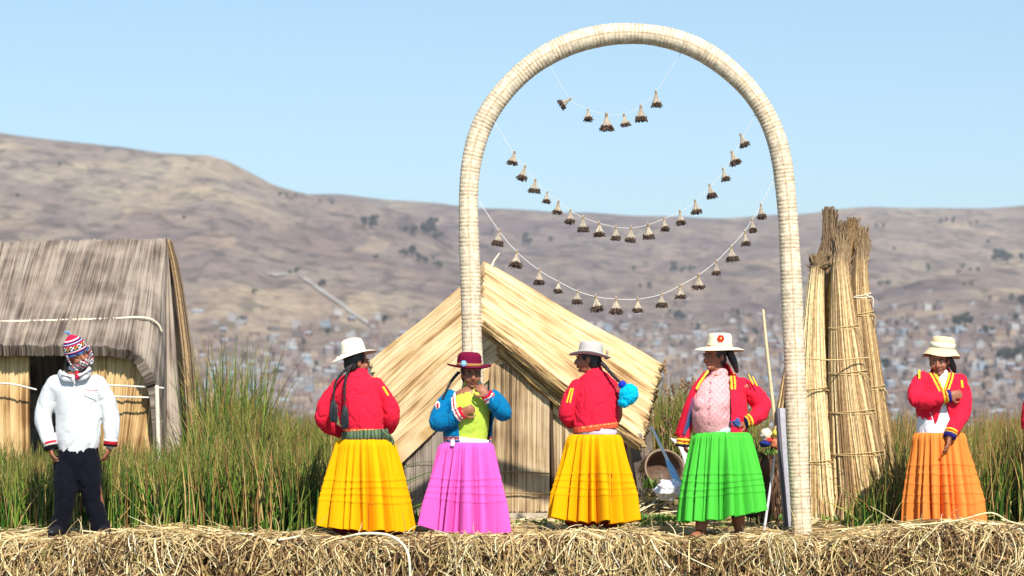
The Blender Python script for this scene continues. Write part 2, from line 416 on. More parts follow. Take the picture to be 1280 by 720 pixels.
near = [s for s in spots if visible(s[3], s[4])][:300]; nid = {id(s) for s in near}
protos = {}
def zone(px):
    for lim, t in ((330, "right of the grey-roofed hut"), (410, "left of the long-braided woman"), (640, "left of tent hut ridge"),
                   (860, "right of the tent hut"), (1000, "above the green-skirted woman"), (1180, "right of the reed bundles")):
        if px < lim: return t
    return "right of the orange skirt"
def band(py):
    return "low" if py > 470 else ("mid-slope" if py > 425 else "uphill")
NAMED = []
NTH = ["leftmost", "second", "third", "fourth", "fifth", "sixth", "seventh", "eighth", "ninth", "tenth", "eleventh", "twelfth"]
def name_all(L_):
    by = {}
    for px, lab, o in sorted(L_, key=lambda e: e[0]): by.setdefault(lab, []).append(o)
    for lab, os_ in by.items():
        for i, o in enumerate(os_): o["label"] = lab if len(os_) == 1 else ("%s, %s from left" % (lab, NTH[i]) if i else lab + ", leftmost")
STREET = [.12, .12 + math.pi / 2, -.2, .5]
for s in near:
    vi = hr.choice(WV); v = vari[vi]; ang = hr.choice(STREET) + hr.gauss(0, .05)
    if vi not in protos:
        o = house_mesh(*v[:6], two=v[2] > 5).build("town_house", M_house, smooth=False); protos[vi] = o
    else:
        o = protos[vi].copy(); SC.collection.objects.link(o)
    o.location = (s[0], s[1], s[2]); o.rotation_euler = (0, 0, ang)
    tag(o, None, "house", "houses of the lakeside town far behind"); NAMED.append((s[3], "%s %s house, %s, %s" % (band(s[4]), v[6], v[7], zone(s[3])), o))
name_all(NAMED)
mb = MB()
for s in spots:
    if id(s) in nid: continue
    v = vari[hr.choice(WV)]; h = house_mesh(*v[:6], two=v[2] > 5); a = hr.choice(STREET) + hr.gauss(0, .05)
    ca, sa = math.cos(a), math.sin(a)
    for k in range(len(h.V)):
        V = h.V[k].copy(); V = np.column_stack([V[:, 0] * ca - V[:, 1] * sa + s[0], V[:, 0] * sa + V[:, 1] * ca + s[1], V[:, 2] + s[2]])
        mb.V.append(V); mb.C.append(h.C[k]); mb.UV.append(h.UV[k]); mb.M.append(h.M[k])
    off = mb.n
    for f in h.F: mb.F.append(f + off)
    mb.n += h.n
tag(mb.build("town_houses", M_house, smooth=False), "dense quilt of small far-off houses filling the rest of the town", "houses", kind="stuff")

# ------------------------------------------------------------------ far trees
def far_tree(seed, tall):
    r = np.random.default_rng(seed)
    tr = MB(); tube(tr, [(0, 0, -1.5), (.1, 0, 3), (0, .1, 7)], [.45, .35, .15], seg=6, col=(.12, .09, .07))
    for k in range(4):
        a = r.uniform(0, 6.28); tube(tr, [(0, 0, 3 + k * .8), (math.cos(a) * 1.5, math.sin(a) * 1.5, 5 + k), (math.cos(a) * 2.6, math.sin(a) * 2.6, 6.5 + k)], [.2, .13, .05], seg=5, col=(.12, .09, .07))
    cr = MB(); nC = 9
    cc = np.column_stack([r.normal(0, 1.9, nC), r.normal(0, 1.9, nC), r.uniform(4.2, 9.5 * tall, nC)])
    for c in cc:
        k = 70; p = r.normal(size=(k, 3)); p /= np.linalg.norm(p, axis=1, keepdims=True); p = c + p * r.uniform(.5, 1, (k, 1)) ** .4 * r.uniform(1.1, 2.0)
        d1 = r.normal(size=(k, 3)) * .38; d2 = r.normal(size=(k, 3)) * .38
        V = np.stack([p - d1, p + d2, p + d1, p - d2], 1).reshape(-1, 3); f = np.arange(k * 4).reshape(k, 4)
        cr.add(V, f, np.repeat(np.array([.035, .055, .034]) * r.uniform(.6, 1.5, (k, 1)), 4, 0))
    return tr, cr
tp = []
for sd_, tl in ((1, 1.0), (2, 1.25), (3, .85), (4, 1.1)):
    a, b_ = far_tree(sd_, tl); tp.append((a, b_))
TREES = [  # px, py(base), height px, where
 (455, 286, 14, "ridge pair left of the arch"), (465, 287, 15, "ridge pair left of the arch"),
 (506, 292, 10, "dense upper grove left of the arch"), (517, 294, 12, "dense upper grove left of the arch"), (530, 296, 16, "dense upper grove left of the arch"), (538, 297, 20, "dense upper grove left of the arch"), (546, 301, 12, "dense upper grove left of the arch"),
 (505, 322, 10, "straggling lower grove left of the arch"), (515, 322, 14, "straggling lower grove left of the arch"), (524, 328, 10, "straggling lower grove left of the arch"), (533, 330, 11, "straggling lower grove left of the arch"), (548, 337, 10, "straggling lower grove left of the arch"),
 (616, 293, 7, "slope inside the arch, upper left"), (656, 307, 13, "slope inside the arch, upper left"), (661, 307, 12, "slope inside the arch, upper left"), (688, 303, 7, "slope inside the arch, upper left"),
 (792, 340, 7, "under the middle cord in the arch"), (842, 342, 12, "under the middle cord in the arch"), (852, 341, 8, "under the middle cord in the arch"), (864, 341, 8, "under the middle cord in the arch"),
 (800, 362, 7, "under the middle cord in the arch"), (812, 362, 8, "under the middle cord in the arch"), (845, 400, 15, "slope right of the tent hut ridge"), (853, 402, 10, "slope right of the tent hut ridge"), (922, 396, 9, "slope beside the right arch leg"), (936, 402, 8, "slope beside the right arch leg"),
 (362, 343, 6, "farmstead on the left hill"), (370, 342, 7, "farmstead on the left hill"), (400, 361, 8, "farmstead on the left hill"), (405, 359, 8, "farmstead on the left hill"), (470, 324, 7, "open slope left of the tent hut"), (318, 368, 5, "open slope above the reeds"), (22, 248, 6, "high slope above the grey-roofed hut"), (74, 208, 5, "high slope above the grey-roofed hut"), (230, 275, 6, "high slope above the grey-roofed hut"), (350, 246, 5, "crest of the left hill"), (358, 247, 5, "crest of the left hill"), (370, 247, 5, "crest of the left hill"), (400, 254, 5, "crest of the left hill"), (415, 256, 5, "crest of the left hill"),
 (1095, 286, 6, "slope right of the reed bundles"), (1104, 286, 6, "slope right of the reed bundles"), (1118, 313, 5, "slope right of the reed bundles"),
 (1176, 280, 6, "hedgerow on the right ridge"), (1183, 279, 7, "hedgerow on the right ridge"), (1191, 280, 7, "hedgerow on the right ridge"), (1213, 281, 5, "hedgerow on the right ridge"), (1221, 281, 5, "hedgerow on the right ridge"),
 (1235, 306, 6, "dark grove at the right edge"), (1245, 328, 14, "dark grove at the right edge"), (1252, 326, 16, "dark grove at the right edge"), (1259, 330, 13, "dark grove at the right edge"), (1277, 328, 11, "dark grove at the right edge"),
 (1161, 341, 9, "slope above the woman in orange"), (1203, 336, 8, "slope above the woman in orange"), (1198, 343, 5, "slope above the woman in orange"), (1213, 340, 5, "slope above the woman in orange"), (1222, 340, 5, "slope above the woman in orange"),
 (1100, 358, 8, "slope right of the reed bundles"), (1110, 357, 7, "slope right of the reed bundles"), (1205, 358, 5, "slope above the woman in orange"), (1215, 358, 5, "slope above the woman in orange"),
 (1198, 412, 19, "big round pair behind the bucket hat"), (1207, 410, 17, "big round pair behind the bucket hat"), (1232, 420, 12, "town edge right of bucket hat"), (1240, 419, 9, "town edge right of bucket hat"),
 (1278, 385, 20, "dark trees cut by the right edge"), (1270, 402, 10, "dark trees cut by the right edge"), (1106, 466, 17, "town trees by the reed bundles"), (1130, 464, 9, "town trees by the reed bundles"), (1112, 478, 8, "town trees by the reed bundles"),
 (1258, 455, 18, "in town right of bucket hat"), (1233, 466, 9, "in town right of bucket hat"), (1246, 478, 9, "in town right of bucket hat"), (1265, 468, 8, "in town right of bucket hat"), (1279, 455, 22, "dark trees cut by the right edge"),
 (985, 445, 14, "town tree beside the right arch leg"), (872, 415, 9, "slope right of the tent hut ridge"), (946, 420, 12, "slope beside the right arch leg"), (930, 432, 10, "slope beside the right arch leg"), (410, 420, 10, "town edge left of long-braided woman"), (380, 432, 8, "town edge left of long-braided woman"), (300, 405, 10, "town edge over the tall reeds"), (345, 470, 9, "town edge over the tall reeds"), (395, 460, 8, "town edge left of long-braided woman"), (480, 405, 9, "town edge beside the tent hut roof"), (505, 400, 8, "town edge beside the tent hut roof")]
treeproto = {}; TN = []
for i, (px, py, hp, where) in enumerate(TREES):
    D = solve_D(px, py) or 5000.0
    sc = max(hp * D / F / 10.5, .5) * 1.05; k = i % 4
    x = (px - 640) / F * D
    root = empty("tree", (x, D, terrain(x, D) - .3), "tree", "tree", "dark trees on the far slopes"); TN.append((px, "dark tree, %s" % where, root))
    root.scale = (sc * rnd.uniform(1.0, 1.35), sc * 1.2, sc); root.rotation_euler = (0, 0, rnd.uniform(0, 6.28))
    if k not in treeproto:
        a = tp[k][0].build("trunk", M_bark, root); b_ = tp[k][1].build("crown", M_leaf, root, smooth=False); treeproto[k] = (a, b_)
    else:
        for q in treeproto[k]:
            c = q.copy(); SC.collection.objects.link(c); c.parent = root

name_all(TN)

# ------------------------------------------------------------------ the floating island
def islz(x, y):                # surface height of the cut reed island
    x = np.asarray(x, float); y = np.asarray(y, float)
    h = .02 * np.sin(x * 2.1 + y) + .015 * np.sin(x * 5.3 - y * 1.7)
    h = h + .10 * np.exp(-((x - 3.6) / .75) ** 2) * np.exp(-((y - 19.75) / .42) ** 2)
    h = h + .26 * np.exp(-((x - 1.38) / .30) ** 2 - ((y - 23.4) / .8) ** 2)
    return h
xs = np.concatenate([np.linspace(-40, -6, 30), np.arange(-5.8, 5.8, .06), np.linspace(6, 40, 30)])
ys = np.concatenate([np.arange(19.45, 27, .10), np.linspace(27.2, 60, 40)])
XX, YY = np.meshgrid(xs, ys)
ZZ = islz(XX, YY) - .03 + .02 * np.sin(XX * 13 + YY * 9) * np.sin(YY * 11 - XX * 7)
edge = []
for k, (dy, z) in enumerate([(-.35, -.95), (-.22, -.6), (-.13, -.38), (-.05, -.18), (.0, -.07)]):
    nn = .05 * np.sin(xs * 7 + k * 2) + .04 * np.sin(xs * 17.3 + k * 5) + .02 * np.sin(xs * 41 + k)
    edge.append(np.column_stack([xs, np.full_like(xs, 19.45 + dy) + nn, np.full_like(xs, z) + islz(xs, 19.5)]))
G = np.concatenate([np.stack(edge), np.stack([XX, YY, ZZ], -1)])
mb = MB(); mb.add(G, grid_faces(len(G), len(xs)))
m, n, b = new_mat("trodden_reed_ground"); L = n.links.new
tc = n.nodes.new("ShaderNodeTexCoord"); a_ = nz(16, 6, 1, 1, 1, 1.5); c_ = nz(70, 4, 1, 1, 1, 2)
cr = ramp(a_.outputs[0], [(.3, lin(52, 34, 24)), (.5, lin(110, 82, 56)), (.68, lin(180, 148, 100))])
cr2 = ramp(c_.outputs[0], [(.35, (.35, .32, .3)), (.6, (1.2, 1.15, 1.1))])
L(mix(.8, cr.outputs[0], cr2.outputs[0], 'MULTIPLY'), b.inputs["Base Color"]); b.inputs["Roughness"].default_value = .9
bp = n.nodes.new("ShaderNodeBump"); bp.inputs["Strength"].default_value = .9; bp.inputs["Distance"].default_value = .03
L(c_.outputs[0], bp.inputs["Height"]); L(bp.outputs[0], b.inputs["Normal"])
tag(mb.build("ground", m), "floating island of trodden cut reeds with a ragged front edge", kind="structure")

STR = np.array([lin(236, 216, 166), lin(222, 196, 140), lin(205, 176, 120), lin(178, 145, 92), lin(140, 106, 66), lin(96, 68, 44), lin(240, 228, 190), lin(170, 160, 90)])
def pick(N, p): return STR[R.choice(len(STR), N, p=p)] * R.uniform(.8, 1.12, (N, 1))
# straw lying on the top of the bank and hanging down its face
def bank_straw():
    mb = MB()
    # lying pieces
    N = 5200; K = 5
    x = R.uniform(-5.6, 5.6, N); y = 19.36 + R.random(N) ** 1.6 * 1.25; a = R.normal(0, .75, N); Ls = R.uniform(.10, .42, N)
    t = np.linspace(-.5, .5, K)[None]
    bend = R.normal(0, .12, (N, 1))
    px = x[:, None] + np.cos(a)[:, None] * t * Ls[:, None]; py = y[:, None] + np.sin(a)[:, None] * t * Ls[:, None] + bend * (t * 2) ** 2 * Ls[:, None]
    pz = islz(px, py) + R.uniform(-.03, .012, (N, 1)) + R.normal(0, .045, (N, 1)) * t * Ls[:, None] * 2
    pz = pz - np.clip(19.45 - py, 0, 1) * 1.1
    strands(mb, np.stack([px, py, pz], -1), R.uniform(.002, .006, (N, 1)), pick(N, [.18, .22, .2, .16, .10, .05, .05, .04]))
    # hanging pieces: leave the top, bend over, fall down
    N = 6200; K = 7
    x = R.uniform(-5.6, 5.6, N); u = np.linspace(0, 1, K)[None]
    Ls = R.uniform(.10, .38, N)[:, None]; start = R.uniform(-.34, .05, N)[:, None]; lean = R.normal(0, .55, N)[:, None]
    cur = R.normal(0, .75, N)[:, None]
    top = start > -.05
    py = 19.40 - np.where(top, .11 * np.sin(u * 1.5) ** .8, .0) - .05 - R.uniform(0, .09, (N, 1)) - u * R.uniform(0, .10, (N, 1)) + start * .35 + .06
    pz = start + np.where(top, -Ls * u ** 1.6, -Ls * u) * np.cos(np.clip(lean, -1.3, 1.3))
    px = x[:, None] + Ls * u * np.sin(lean) + cur * Ls * (u - .5) ** 2
    pz = pz + islz(px, 19.5)
    # clumping in colour: brown rooty parts and pale parts alternate along the bank
    cl = .5 + .33 * np.sin(x * 2.3 + 1.0) * np.sin(x * .9 + .4) + .30 * np.sin(x * 9.1 + 2 * np.sin(x * 3.7)) + .16 * np.sin(x * 23 + start[:, 0] * 9) - np.where(x > 2.6, .22, 0) + R.normal(0, .16, N)
    ca = pick(N, [.18, .22, .22, .14, .08, .05, .08, .03]); cb = pick(N, [.04, .08, .12, .22, .28, .24, .00, .02])
    col = np.where((cl > .42)[:, None], ca, cb)
    keep = (cl > .42) | (R.random(N) < .55); px, py, pz, col = px[keep], py[keep], pz[keep], col[keep]; N = len(px)
    strands(mb, np.stack([px, py, pz], -1), R.uniform(.0018, .0058, (N, 1)), col * .95)
    # twiggy sprigs that stand up
    N = 260; x = R.uniform(-5.6, 5.6, N)[:, None]; y = R.uniform(19.5, 20.6, N)[:, None]; Ls = R.uniform(.05, .24, N)[:, None]; ln = R.normal(0, .8, N)[:, None]; u = np.linspace(0, 1, 5)[None]
    px = x + np.sin(ln) * Ls * u + R.normal(0, .25, (N, 1)) * Ls * u ** 2; pz = islz(x, y) + Ls * u * np.abs(np.cos(ln)) - R.uniform(0, .1, (N, 1)) * u ** 3; py = y + R.normal(0, .05, (N, 1)) * u
    strands(mb, np.stack([px, py, pz], -1), np.linspace(.0045, .0015, 5)[None] * R.uniform(.7, 1.2, (N, 1)), pick(N, [.25, .25, .2, .1, .02, .0, .1, .08]))
    # a fringe of dark root fibres behind
    N = 2600; x = R.uniform(-5.6, 5.6, N)[:, None]; st = R.uniform(-.40, -.06, N)[:, None]; Ls = R.uniform(.04, .16, N)[:, None]; ln = R.normal(0, 1.1, N)[:, None]; u = np.linspace(0, 1, 4)[None]
    px = x + np.sin(ln) * Ls * u; py = 19.36 + st * .35 + 0 * u + R.uniform(-.05, .05, (N, 1)); pz = st - Ls * u * np.cos(ln)
    strands(mb, np.stack([px, py, pz + islz(px, 19.5)], -1), R.uniform(.004, .010, (N, 1)), pick(N, [0, .02, .06, .2, .36, .34, 0, .02]))
    return mb
tag(bank_straw().build("straw", M_straw, smooth=False), "tangled dry straw hanging over the front edge of the island", "straw", kind="stuff")
def floor_straw():
    mb = MB(); N = 9000; K = 4
    x = R.uniform(-4.6, 5.2, N); y = 20.5 + R.random(N) ** 1.3 * 6.0; a = R.uniform(0, math.pi, N); Ls = R.uniform(.12, .5, N)
    t = np.linspace(-.5, .5, K)[None]
    px = x[:, None] + np.cos(a)[:, None] * t * Ls[:, None]; py = y[:, None] + np.sin(a)[:, None] * t * Ls[:, None]
    pz = islz(px, py) + R.uniform(-.02, .03, (N, 1)) + R.normal(0, .05, (N, 1)) * t * Ls[:, None] * 2
    kp = (x > -1.25) & (x < 2.9) & (y < 26) | (y < 20.75); px, py, pz = px[kp], py[kp], pz[kp]; N = len(px)
    strands(mb, np.stack([px, py, pz], -1), R.uniform(.003, .007, (N, 1)), pick(N, [.26, .24, .2, .1, .04, .02, .08, .06]))
    return mb
tag(floor_straw().build("straw", M_straw, smooth=False), "loose cut straw strewn over the island floor round the tent hut", "straw", kind="stuff")
# one pale reed bent into a loop at the front
mb = MB()
tube(mb, [P(428, 672, 19.3), P(455, 667, 19.25), P(485, 669, 19.2), P(503, 680, 19.15), P(511, 697, 19.12), P(513, 730, 19.12)], [.007, .011, .012, .012, .011, .009], n=40, seg=8, col=lin(232, 222, 190))
tag(mb.build("bent_reed", M_straw), "thick pale reed bent in an arc below the first yellow skirt", "reed")
mb = MB()
for pts in ([(1128, 657), (1160, 655), (1200, 650), (1238, 641), (1262, 652), (1290, 658)], [(1240, 662), (1225, 690), (1210, 715)], [(1150, 680), (1175, 655), (1186, 650)], [(1262, 664), (1270, 690), (1266, 730)]):
    tube(mb, [P(a, b_, 19.25) for a, b_ in pts], [.007] * len(pts), n=24, seg=6, col=lin(226, 208, 160))
tag(mb.build("straw", M_straw), "a few long pale stalks lying over the bank below the orange skirt", "straw", kind="stuff")

# ------------------------------------------------------------------ green reeds
def reeds(name, label, regions, seed, kind="stuff", palette=0):
    r = np.random.default_rng(seed); mb = MB()
    for (x0, x1, y0, y1, N, hf, dry) in regions:
        x = r.uniform(x0, x1, N); y = r.uniform(y0, y1, N); K = 6; u = np.linspace(0, 1, K)[None]
        pxs = 640 + x * F / y
        h = hf(pxs, y) * r.uniform(.55, 1.06, N) ** .8
        ok = h > .05; x, y, h = x[ok], y[ok], h[ok]; N = len(x)
        if N == 0: continue
        lean = r.normal(0, .10, (N, 1)); bend = r.normal(0, .10, (N, 1)); ly = r.normal(0, .09, (N, 1))
        wild = r.random((N, 1)) < .09; lean = np.where(wild, r.normal(0, .45, (N, 1)), lean); bend = np.where(wild, r.normal(0, .35, (N, 1)), bend)
        H = h[:, None]
        X = x[:, None] + H * (lean * u + bend * u ** 2.5); Y = y[:, None] + H * ly * u
        Z = -.03 + H * u * np.sqrt(np.clip(1 - (lean) ** 2, .2, 1)) - H * np.abs(bend) * .4 * u ** 3
        kd = r.random(N); 
        g1 = np.array(lin(56, 98, 28)); g2 = np.array(lin(92, 134, 40)); g3 = np.array(lin(140, 158, 66)); t1 = np.array(lin(198, 172, 108)); t2 = np.array(lin(160, 120, 70)); dk = np.array(lin(44, 66, 26))
        base = np.where((kd < .30)[:, None], g1, np.where((kd < .52)[:, None], g2, np.where((kd < .62)[:, None], dk, g3)))
        isdry = r.random(N) < dry; base = np.where(isdry[:, None], np.where((kd < .5)[:, None], t1, t2), base)
        base = base * r.uniform(.75, 1.2, (N, 1))
        tip = np.where((r.random(N) < .62)[:, None], t2 * r.uniform(.8, 1.2, (N, 1)), base)
        tt = np.clip((u - .48) / .45, 0, 1)[..., None] * np.clip(.15 + dry * 1.4, 0, 1)
        C = base[:, None, :] * (1 - tt) + tip[:, None, :] * tt
        rad = np.interp(u, [0, .6, 1], [1, .8, .15]) * r.uniform(.0042, .0098, (N, 1))
        strands(mb, np.stack([X, Y, Z], -1), rad, C)
    return tag(mb.build(name, M_reed, smooth=True), label, "reeds", kind=kind)
def hfL(px, y):
    zt = lambda row: ZC + (HOR - row) * y / F
    row = np.interp(px, [-200, 0, 60, 130, 200, 232, 245, 275, 305, 330, 350, 380, 420, 520, 640], [545, 540, 548, 542, 532, 520, 500, 488, 490, 500, 508, 512, 512, 520, 530])
    return zt(row)
def hfL2(px, y):
    return np.where((px < 236), 0, hfL(px, y))
def hfFront(px, y):
    return np.interp(px, [-200, 0, 230, 250, 400, 470], [.62, .66, .74, .85, .80, .5]) * np.where((px > 500), 0, 1)
def hfclump(px, y):
    row = np.interp(px, [236, 248, 275, 318, 334, 345], [470, 425, 408, 418, 455, 500]); return np.where((px > 236) & (px < 342), ZC + (HOR - row) * y / F, 0)
def hfR(px, y):
    zt = lambda row: ZC + (HOR - row) * y / F
    return zt(np.interp(px, [1000, 1060, 1090, 1130, 1210, 1240, 1300, 1500], [600, 590, 515, 505, 515, 505, 508, 500]))
def hfRf(px, y):
    zt = lambda row: ZC + (HOR - row) * y / F
    return zt(np.interp(px, [1040, 1056, 1070, 1110, 1300, 1600], [640, 606, 610, 540, 520, 520]))
reeds("reed_bed", "green totora reeds with tan tips growing left of the tent hut", [
    (-6.5, -1.0, 20.5, 22.6, 6600, hfFront, .22),
    (-5.5, -1.25, 22.6, 24.0, 2800, lambda p, y: np.where(p < 236, np.minimum(hfL(p, y), .8), hfL(p, y)), .2),
    (-3.8, -1.3, 24.2, 29.5, 5200, hfL2, .26), (-3.7, -2.25, 24.5, 27.5, 620, hfclump, .16),
    (-9, -5.2, 21, 30, 1500, lambda p, y: 0 * p + .95, .2)], 3)
reeds("reed_bed", "brown-tipped green reeds growing on the right behind the woman in orange", [
    (2.4, 5.6, 20.55, 22.0, 1900, lambda p, y: hfRf(p, y) * np.where(p < 1058, 0, 1), .34), (3.2, 7, 22.0, 29.5, 6500, hfR, .50), (7, 11, 21, 30, 1500, lambda p, y: 0 * p + 1.0, .4)], 4)
def hfC(px, y):
    zt = lambda row: ZC + (HOR - row) * y / F
    return zt(np.interp(px, [780, 815, 835, 880, 960, 1040], [560, 482, 466, 480, 496, 520]))
reeds("reed_bed", "olive reeds growing between the tent hut and the right arch leg", [(1.35, 2.6, 25.5, 29.5, 2600, hfC, .28), (-1.4, 3.4, 28.0, 31.5, 2500, lambda p, y: 0 * p + .95, .4)], 5)
# seed heads
mb = MB(); r_ = np.random.default_rng(9)
for k in range(46):
    x = r_.uniform(1.42, 2.25); y = r_.uniform(24.8, 27); top = ZC + (HOR - r_.uniform(452, 545)) * y / F; ln = r_.normal(0, .05)
    tube(mb, [(x, y, 0), (x + ln * .5, y, top * .6), (x + ln, y, top)], [.004, .0035, .002], seg=5, col=lin(170, 145, 96))
    c = lin(*[(150, 118, 88), (196, 178, 150), (104, 78, 58)][k % 3])
    for j in range(5):
        ell(mb, (x + ln + r_.normal(0, .008), y + r_.normal(0, .008), top + .015 - j * .020), (.013, .013, .020), col=c, nu=6, nv=7)
tag(mb.build("seed_heads", M_straw), "fluffy brown seed heads on dry stalks beside the green-skirted woman", "seed heads", kind="stuff")
# short green plants on the floor
mb = MB(); r_ = np.random.default_rng(19)
for (cx, cy, D, N, wx, hh) in ((822, 612, 23.0, 70, .12, .12), (815, 652, 21.4, 150, .28, .06), (960, 650, 20.9, 60, .25, .06), (966, 570, 21.3, 40, .06, .08), (1040, 655, 21.4, 80, .3, .09), (640, 655, 21.3, 160, .5, .05), (815, 650, 22.0, 160, .22, .07), (700, 658, 21.0, 120, .6, .05), (300, 662, 20.7, 160, 1.6, .10), (505, 655, 21.0, 90, .12, .16)):
    c = P(cx, cy, D)
    for k in range(N):
        p = c + [r_.normal(0, wx), r_.normal(0, .15), 0]; d = r_.normal(size=3) * .5 + [0, 0, .8]; d /= np.linalg.norm(d); l = hh * r_.uniform(.5, 1.3); s = np.cross(d, r_.normal(size=3)); s /= np.linalg.norm(s); s *= .011
        q = p + d * l * .5
        mb.add([p - s * .3, q - s, q + d * l * .5, q + s], [[0, 1, 2, 3]], np.array(lin(96, 132, 48)) * r_.uniform(.7, 1.3))
tag(mb.build("ground_plants", M_reed, smooth=False), "small green weeds sprouting through the straw floor", "weeds", kind="stuff")
# ------------------------------------------------------------------ reed slabs
def slab(name, c4, thick, mat, parent=None, nu=10, nv=260, stripe=.018, seed=0, fray=.03, curve=None, up=None, mats=None, run_v=False):
    """c4 = [a0,a1,b1,b0]: reeds run a->b at each position; top edge a0..a1, bottom edge b0..b1 (polylines allowed)"""
    r = np.random.default_rng(seed)
    A, B = np.asarray(c4[0], float), np.asarray(c4[1], float)      # two polylines: starts and ends of the reeds
    def samp(Pl, s):
        d = np.r_[0, np.cumsum(np.linalg.norm(np.diff(Pl, axis=0), axis=1))]; d /= d[-1]
        return np.stack([np.interp(s, d, Pl[:, k]) for k in range(3)], -1)
    s = np.linspace(0, 1, nv)
    sa = samp(A, s) if len(A) == 2 or curve is None else np.stack([np.interp(s, curve[0], A[:, k]) for k in range(3)], -1)
    sb = samp(B, s) if len(B) == 2 or curve is None else np.stack([np.interp(s, curve[1], B[:, k]) for k in range(3)], -1)
    t = np.linspace(0, 1, nu)[:, None, None]
    V = sa[None] * (1 - t) + sb[None] * t
    fr = r.normal(0, fray, nv); dirv = sb - sa; ln = np.linalg.norm(dirv, axis=1, keepdims=True); dirv = dirv / ln
    V[-1] += dirv * fr[:, None]; V[0] -= dirv * (r.normal(0, fray, nv) * .6)[:, None]
    gu = np.gradient(V, axis=0); gv = np.gradient(V, axis=1); N = np.cross(gu, gv); N /= np.linalg.norm(N, axis=2, keepdims=True) + 1e-9
    if up is None: up = (0, -1, .4)
    if (N.mean((0, 1)) @ np.asarray(up)) < 0: N = -N
    width = np.linalg.norm(np.diff(sa * .5 + sb * .5, axis=0), axis=1).sum()
    x = s * width
    st = .5 * np.abs(np.sin(x * 42 + 3 * np.sin(x * 9))) + .35 * np.sin(x * 17 + seed) + r.normal(0, .25, nv)
    sag = np.sin(t[:, :, 0] * 9 + x[None] * 2) * .008
    top = V + N * (st[None, :, None] * stripe + sag[..., None])
    bot = V - N * thick
    L_ = ln.mean(); uv = np.stack([np.broadcast_to(np.linspace(0, L_, nu)[:, None], (nu, nv)), np.broadcast_to(x[None] + seed * 3.1, (nu, nv))], -1)
    mb = MB(); f = grid_faces(nu, nv)
    mb.add(top, f, uv=uv); mb.add(bot, f[:, ::-1], uv=uv)
    # rim
    def rim(T, Bt, uvr): 
        k = len(T); mb.add(np.stack([T, Bt]), grid_faces(2, k), uv=np.stack([uvr, uvr]))
    rim(top[0], bot[0], uv[0]); rim(top[-1], bot[-1], uv[-1]); rim(top[:, 0], bot[:, 0], uv[:, 0]); rim(top[:, -1], bot[:, -1], uv[:, -1])
    return mb.build(name, mat, parent)

# ------------------------------------------------------------------ left hut with weathered roof
HL = empty("reed_hut", (-4.2, 25.6, 0), "reed hut with a weathered grey thatched roof behind the man in white", "hut")
def rel(root, pts): 
    o = np.array(root.location); return [np.asarray(p) - o for p in pts]
Dr, De = 26.6, 24.4
top_ = [P(-260, 303, Dr), P(207, 300, Dr - .1), P(209, 300.5, Dr - .1)]
bl = [(-260, 433), (60, 433), (140, 434), (163, 438), (180, 450), (192, 470), (200, 495), (204, 540), (205, 640), (236, 640)]
bs = [0, .70, .83, .86, .885, .905, .922, .94, .955, 1.0]
bot_ = [P(a, b_, De + .1 * max(0, (b_ - 433) / 200)) for a, b_ in bl]
ts_ = [0, 1.0]
slab("roof", (rel(HL, top_), rel(HL, bot_)), .10, M_reedgrey, HL, nu=14, nv=520, stripe=.022, seed=2, curve=([0, .9, 1.0], bs), up=(0, -1, 1), fray=.012)
slab("roof_slope", (rel(HL, [P(-260, 304, Dr + .1), P(213, 303, Dr + .1)]), rel(HL, [P(-260, 470, 29.2), P(262, 560, 28.6)])), .12, M_reedgrey, HL, nu=8, nv=160, seed=3, up=(0, 1, 1))["label"] = "rear thatch slope"
# thick tan end of the thatch
mb = MB()
r_ = np.random.default_rng(31)
N = 240; K = 8; u = np.linspace(0, 1, K)
A_ = np.array([P(210, 303, Dr), P(219, 340, Dr - .2), P(226, 390, Dr - .5), P(233, 450, Dr - .8), P(239, 545, Dr - 1.0), P(243, 645, Dr - 1.1)])
cl = catmull(A_, K)
off = np.stack([r_.normal(0, .013, (N, 1)) + 0 * u, r_.uniform(-.10, .28, (N, 1)) + 0 * u, r_.normal(0, .02, (N, 1)) + 0 * u], -1) * np.array([1, 1, 1])
strands(mb, cl[None] + off * (0.6 + .8 * u[None, :, None]) - np.array(HL.location), np.full((N, 1), .012), np.array([lin(156, 128, 90), lin(120, 96, 70), lin(92, 74, 58), lin(168, 144, 110)])[r_.integers(0, 4, N)])
mb.build("roof_edge", M_straw, HL)
Dw = 24.62
slab("wall", (rel(HL, [P(-260, 430, Dw), P(36, 430, Dw)]), rel(HL, [P(-260, 655, Dw), P(36, 655, Dw)])), .07, M_reedgold, HL, nv=160, seed=5, up=(0, -1, 0))
slab("wall", (rel(HL, [P(112, 431, Dw), P(145, 431, Dw), P(163, 435, Dw), P(180, 448, Dw), P(194, 474, Dw), P(201, 540, Dw)]), rel(HL, [P(112, 655, Dw), P(150, 655, Dw), P(170, 655, Dw), P(186, 655, Dw), P(197, 655, Dw), P(204, 655, Dw)])), .07, M_reedgold, HL, nv=90, seed=6, up=(0, -1, 0))
mb = MB(); c = P(74, 432, Dw + .06) - np.array(HL.location); box(mb, c, (.75, .1, .12), lin(120, 86, 52)); mb.build("door_lintel", M_plain, HL, smooth=False)
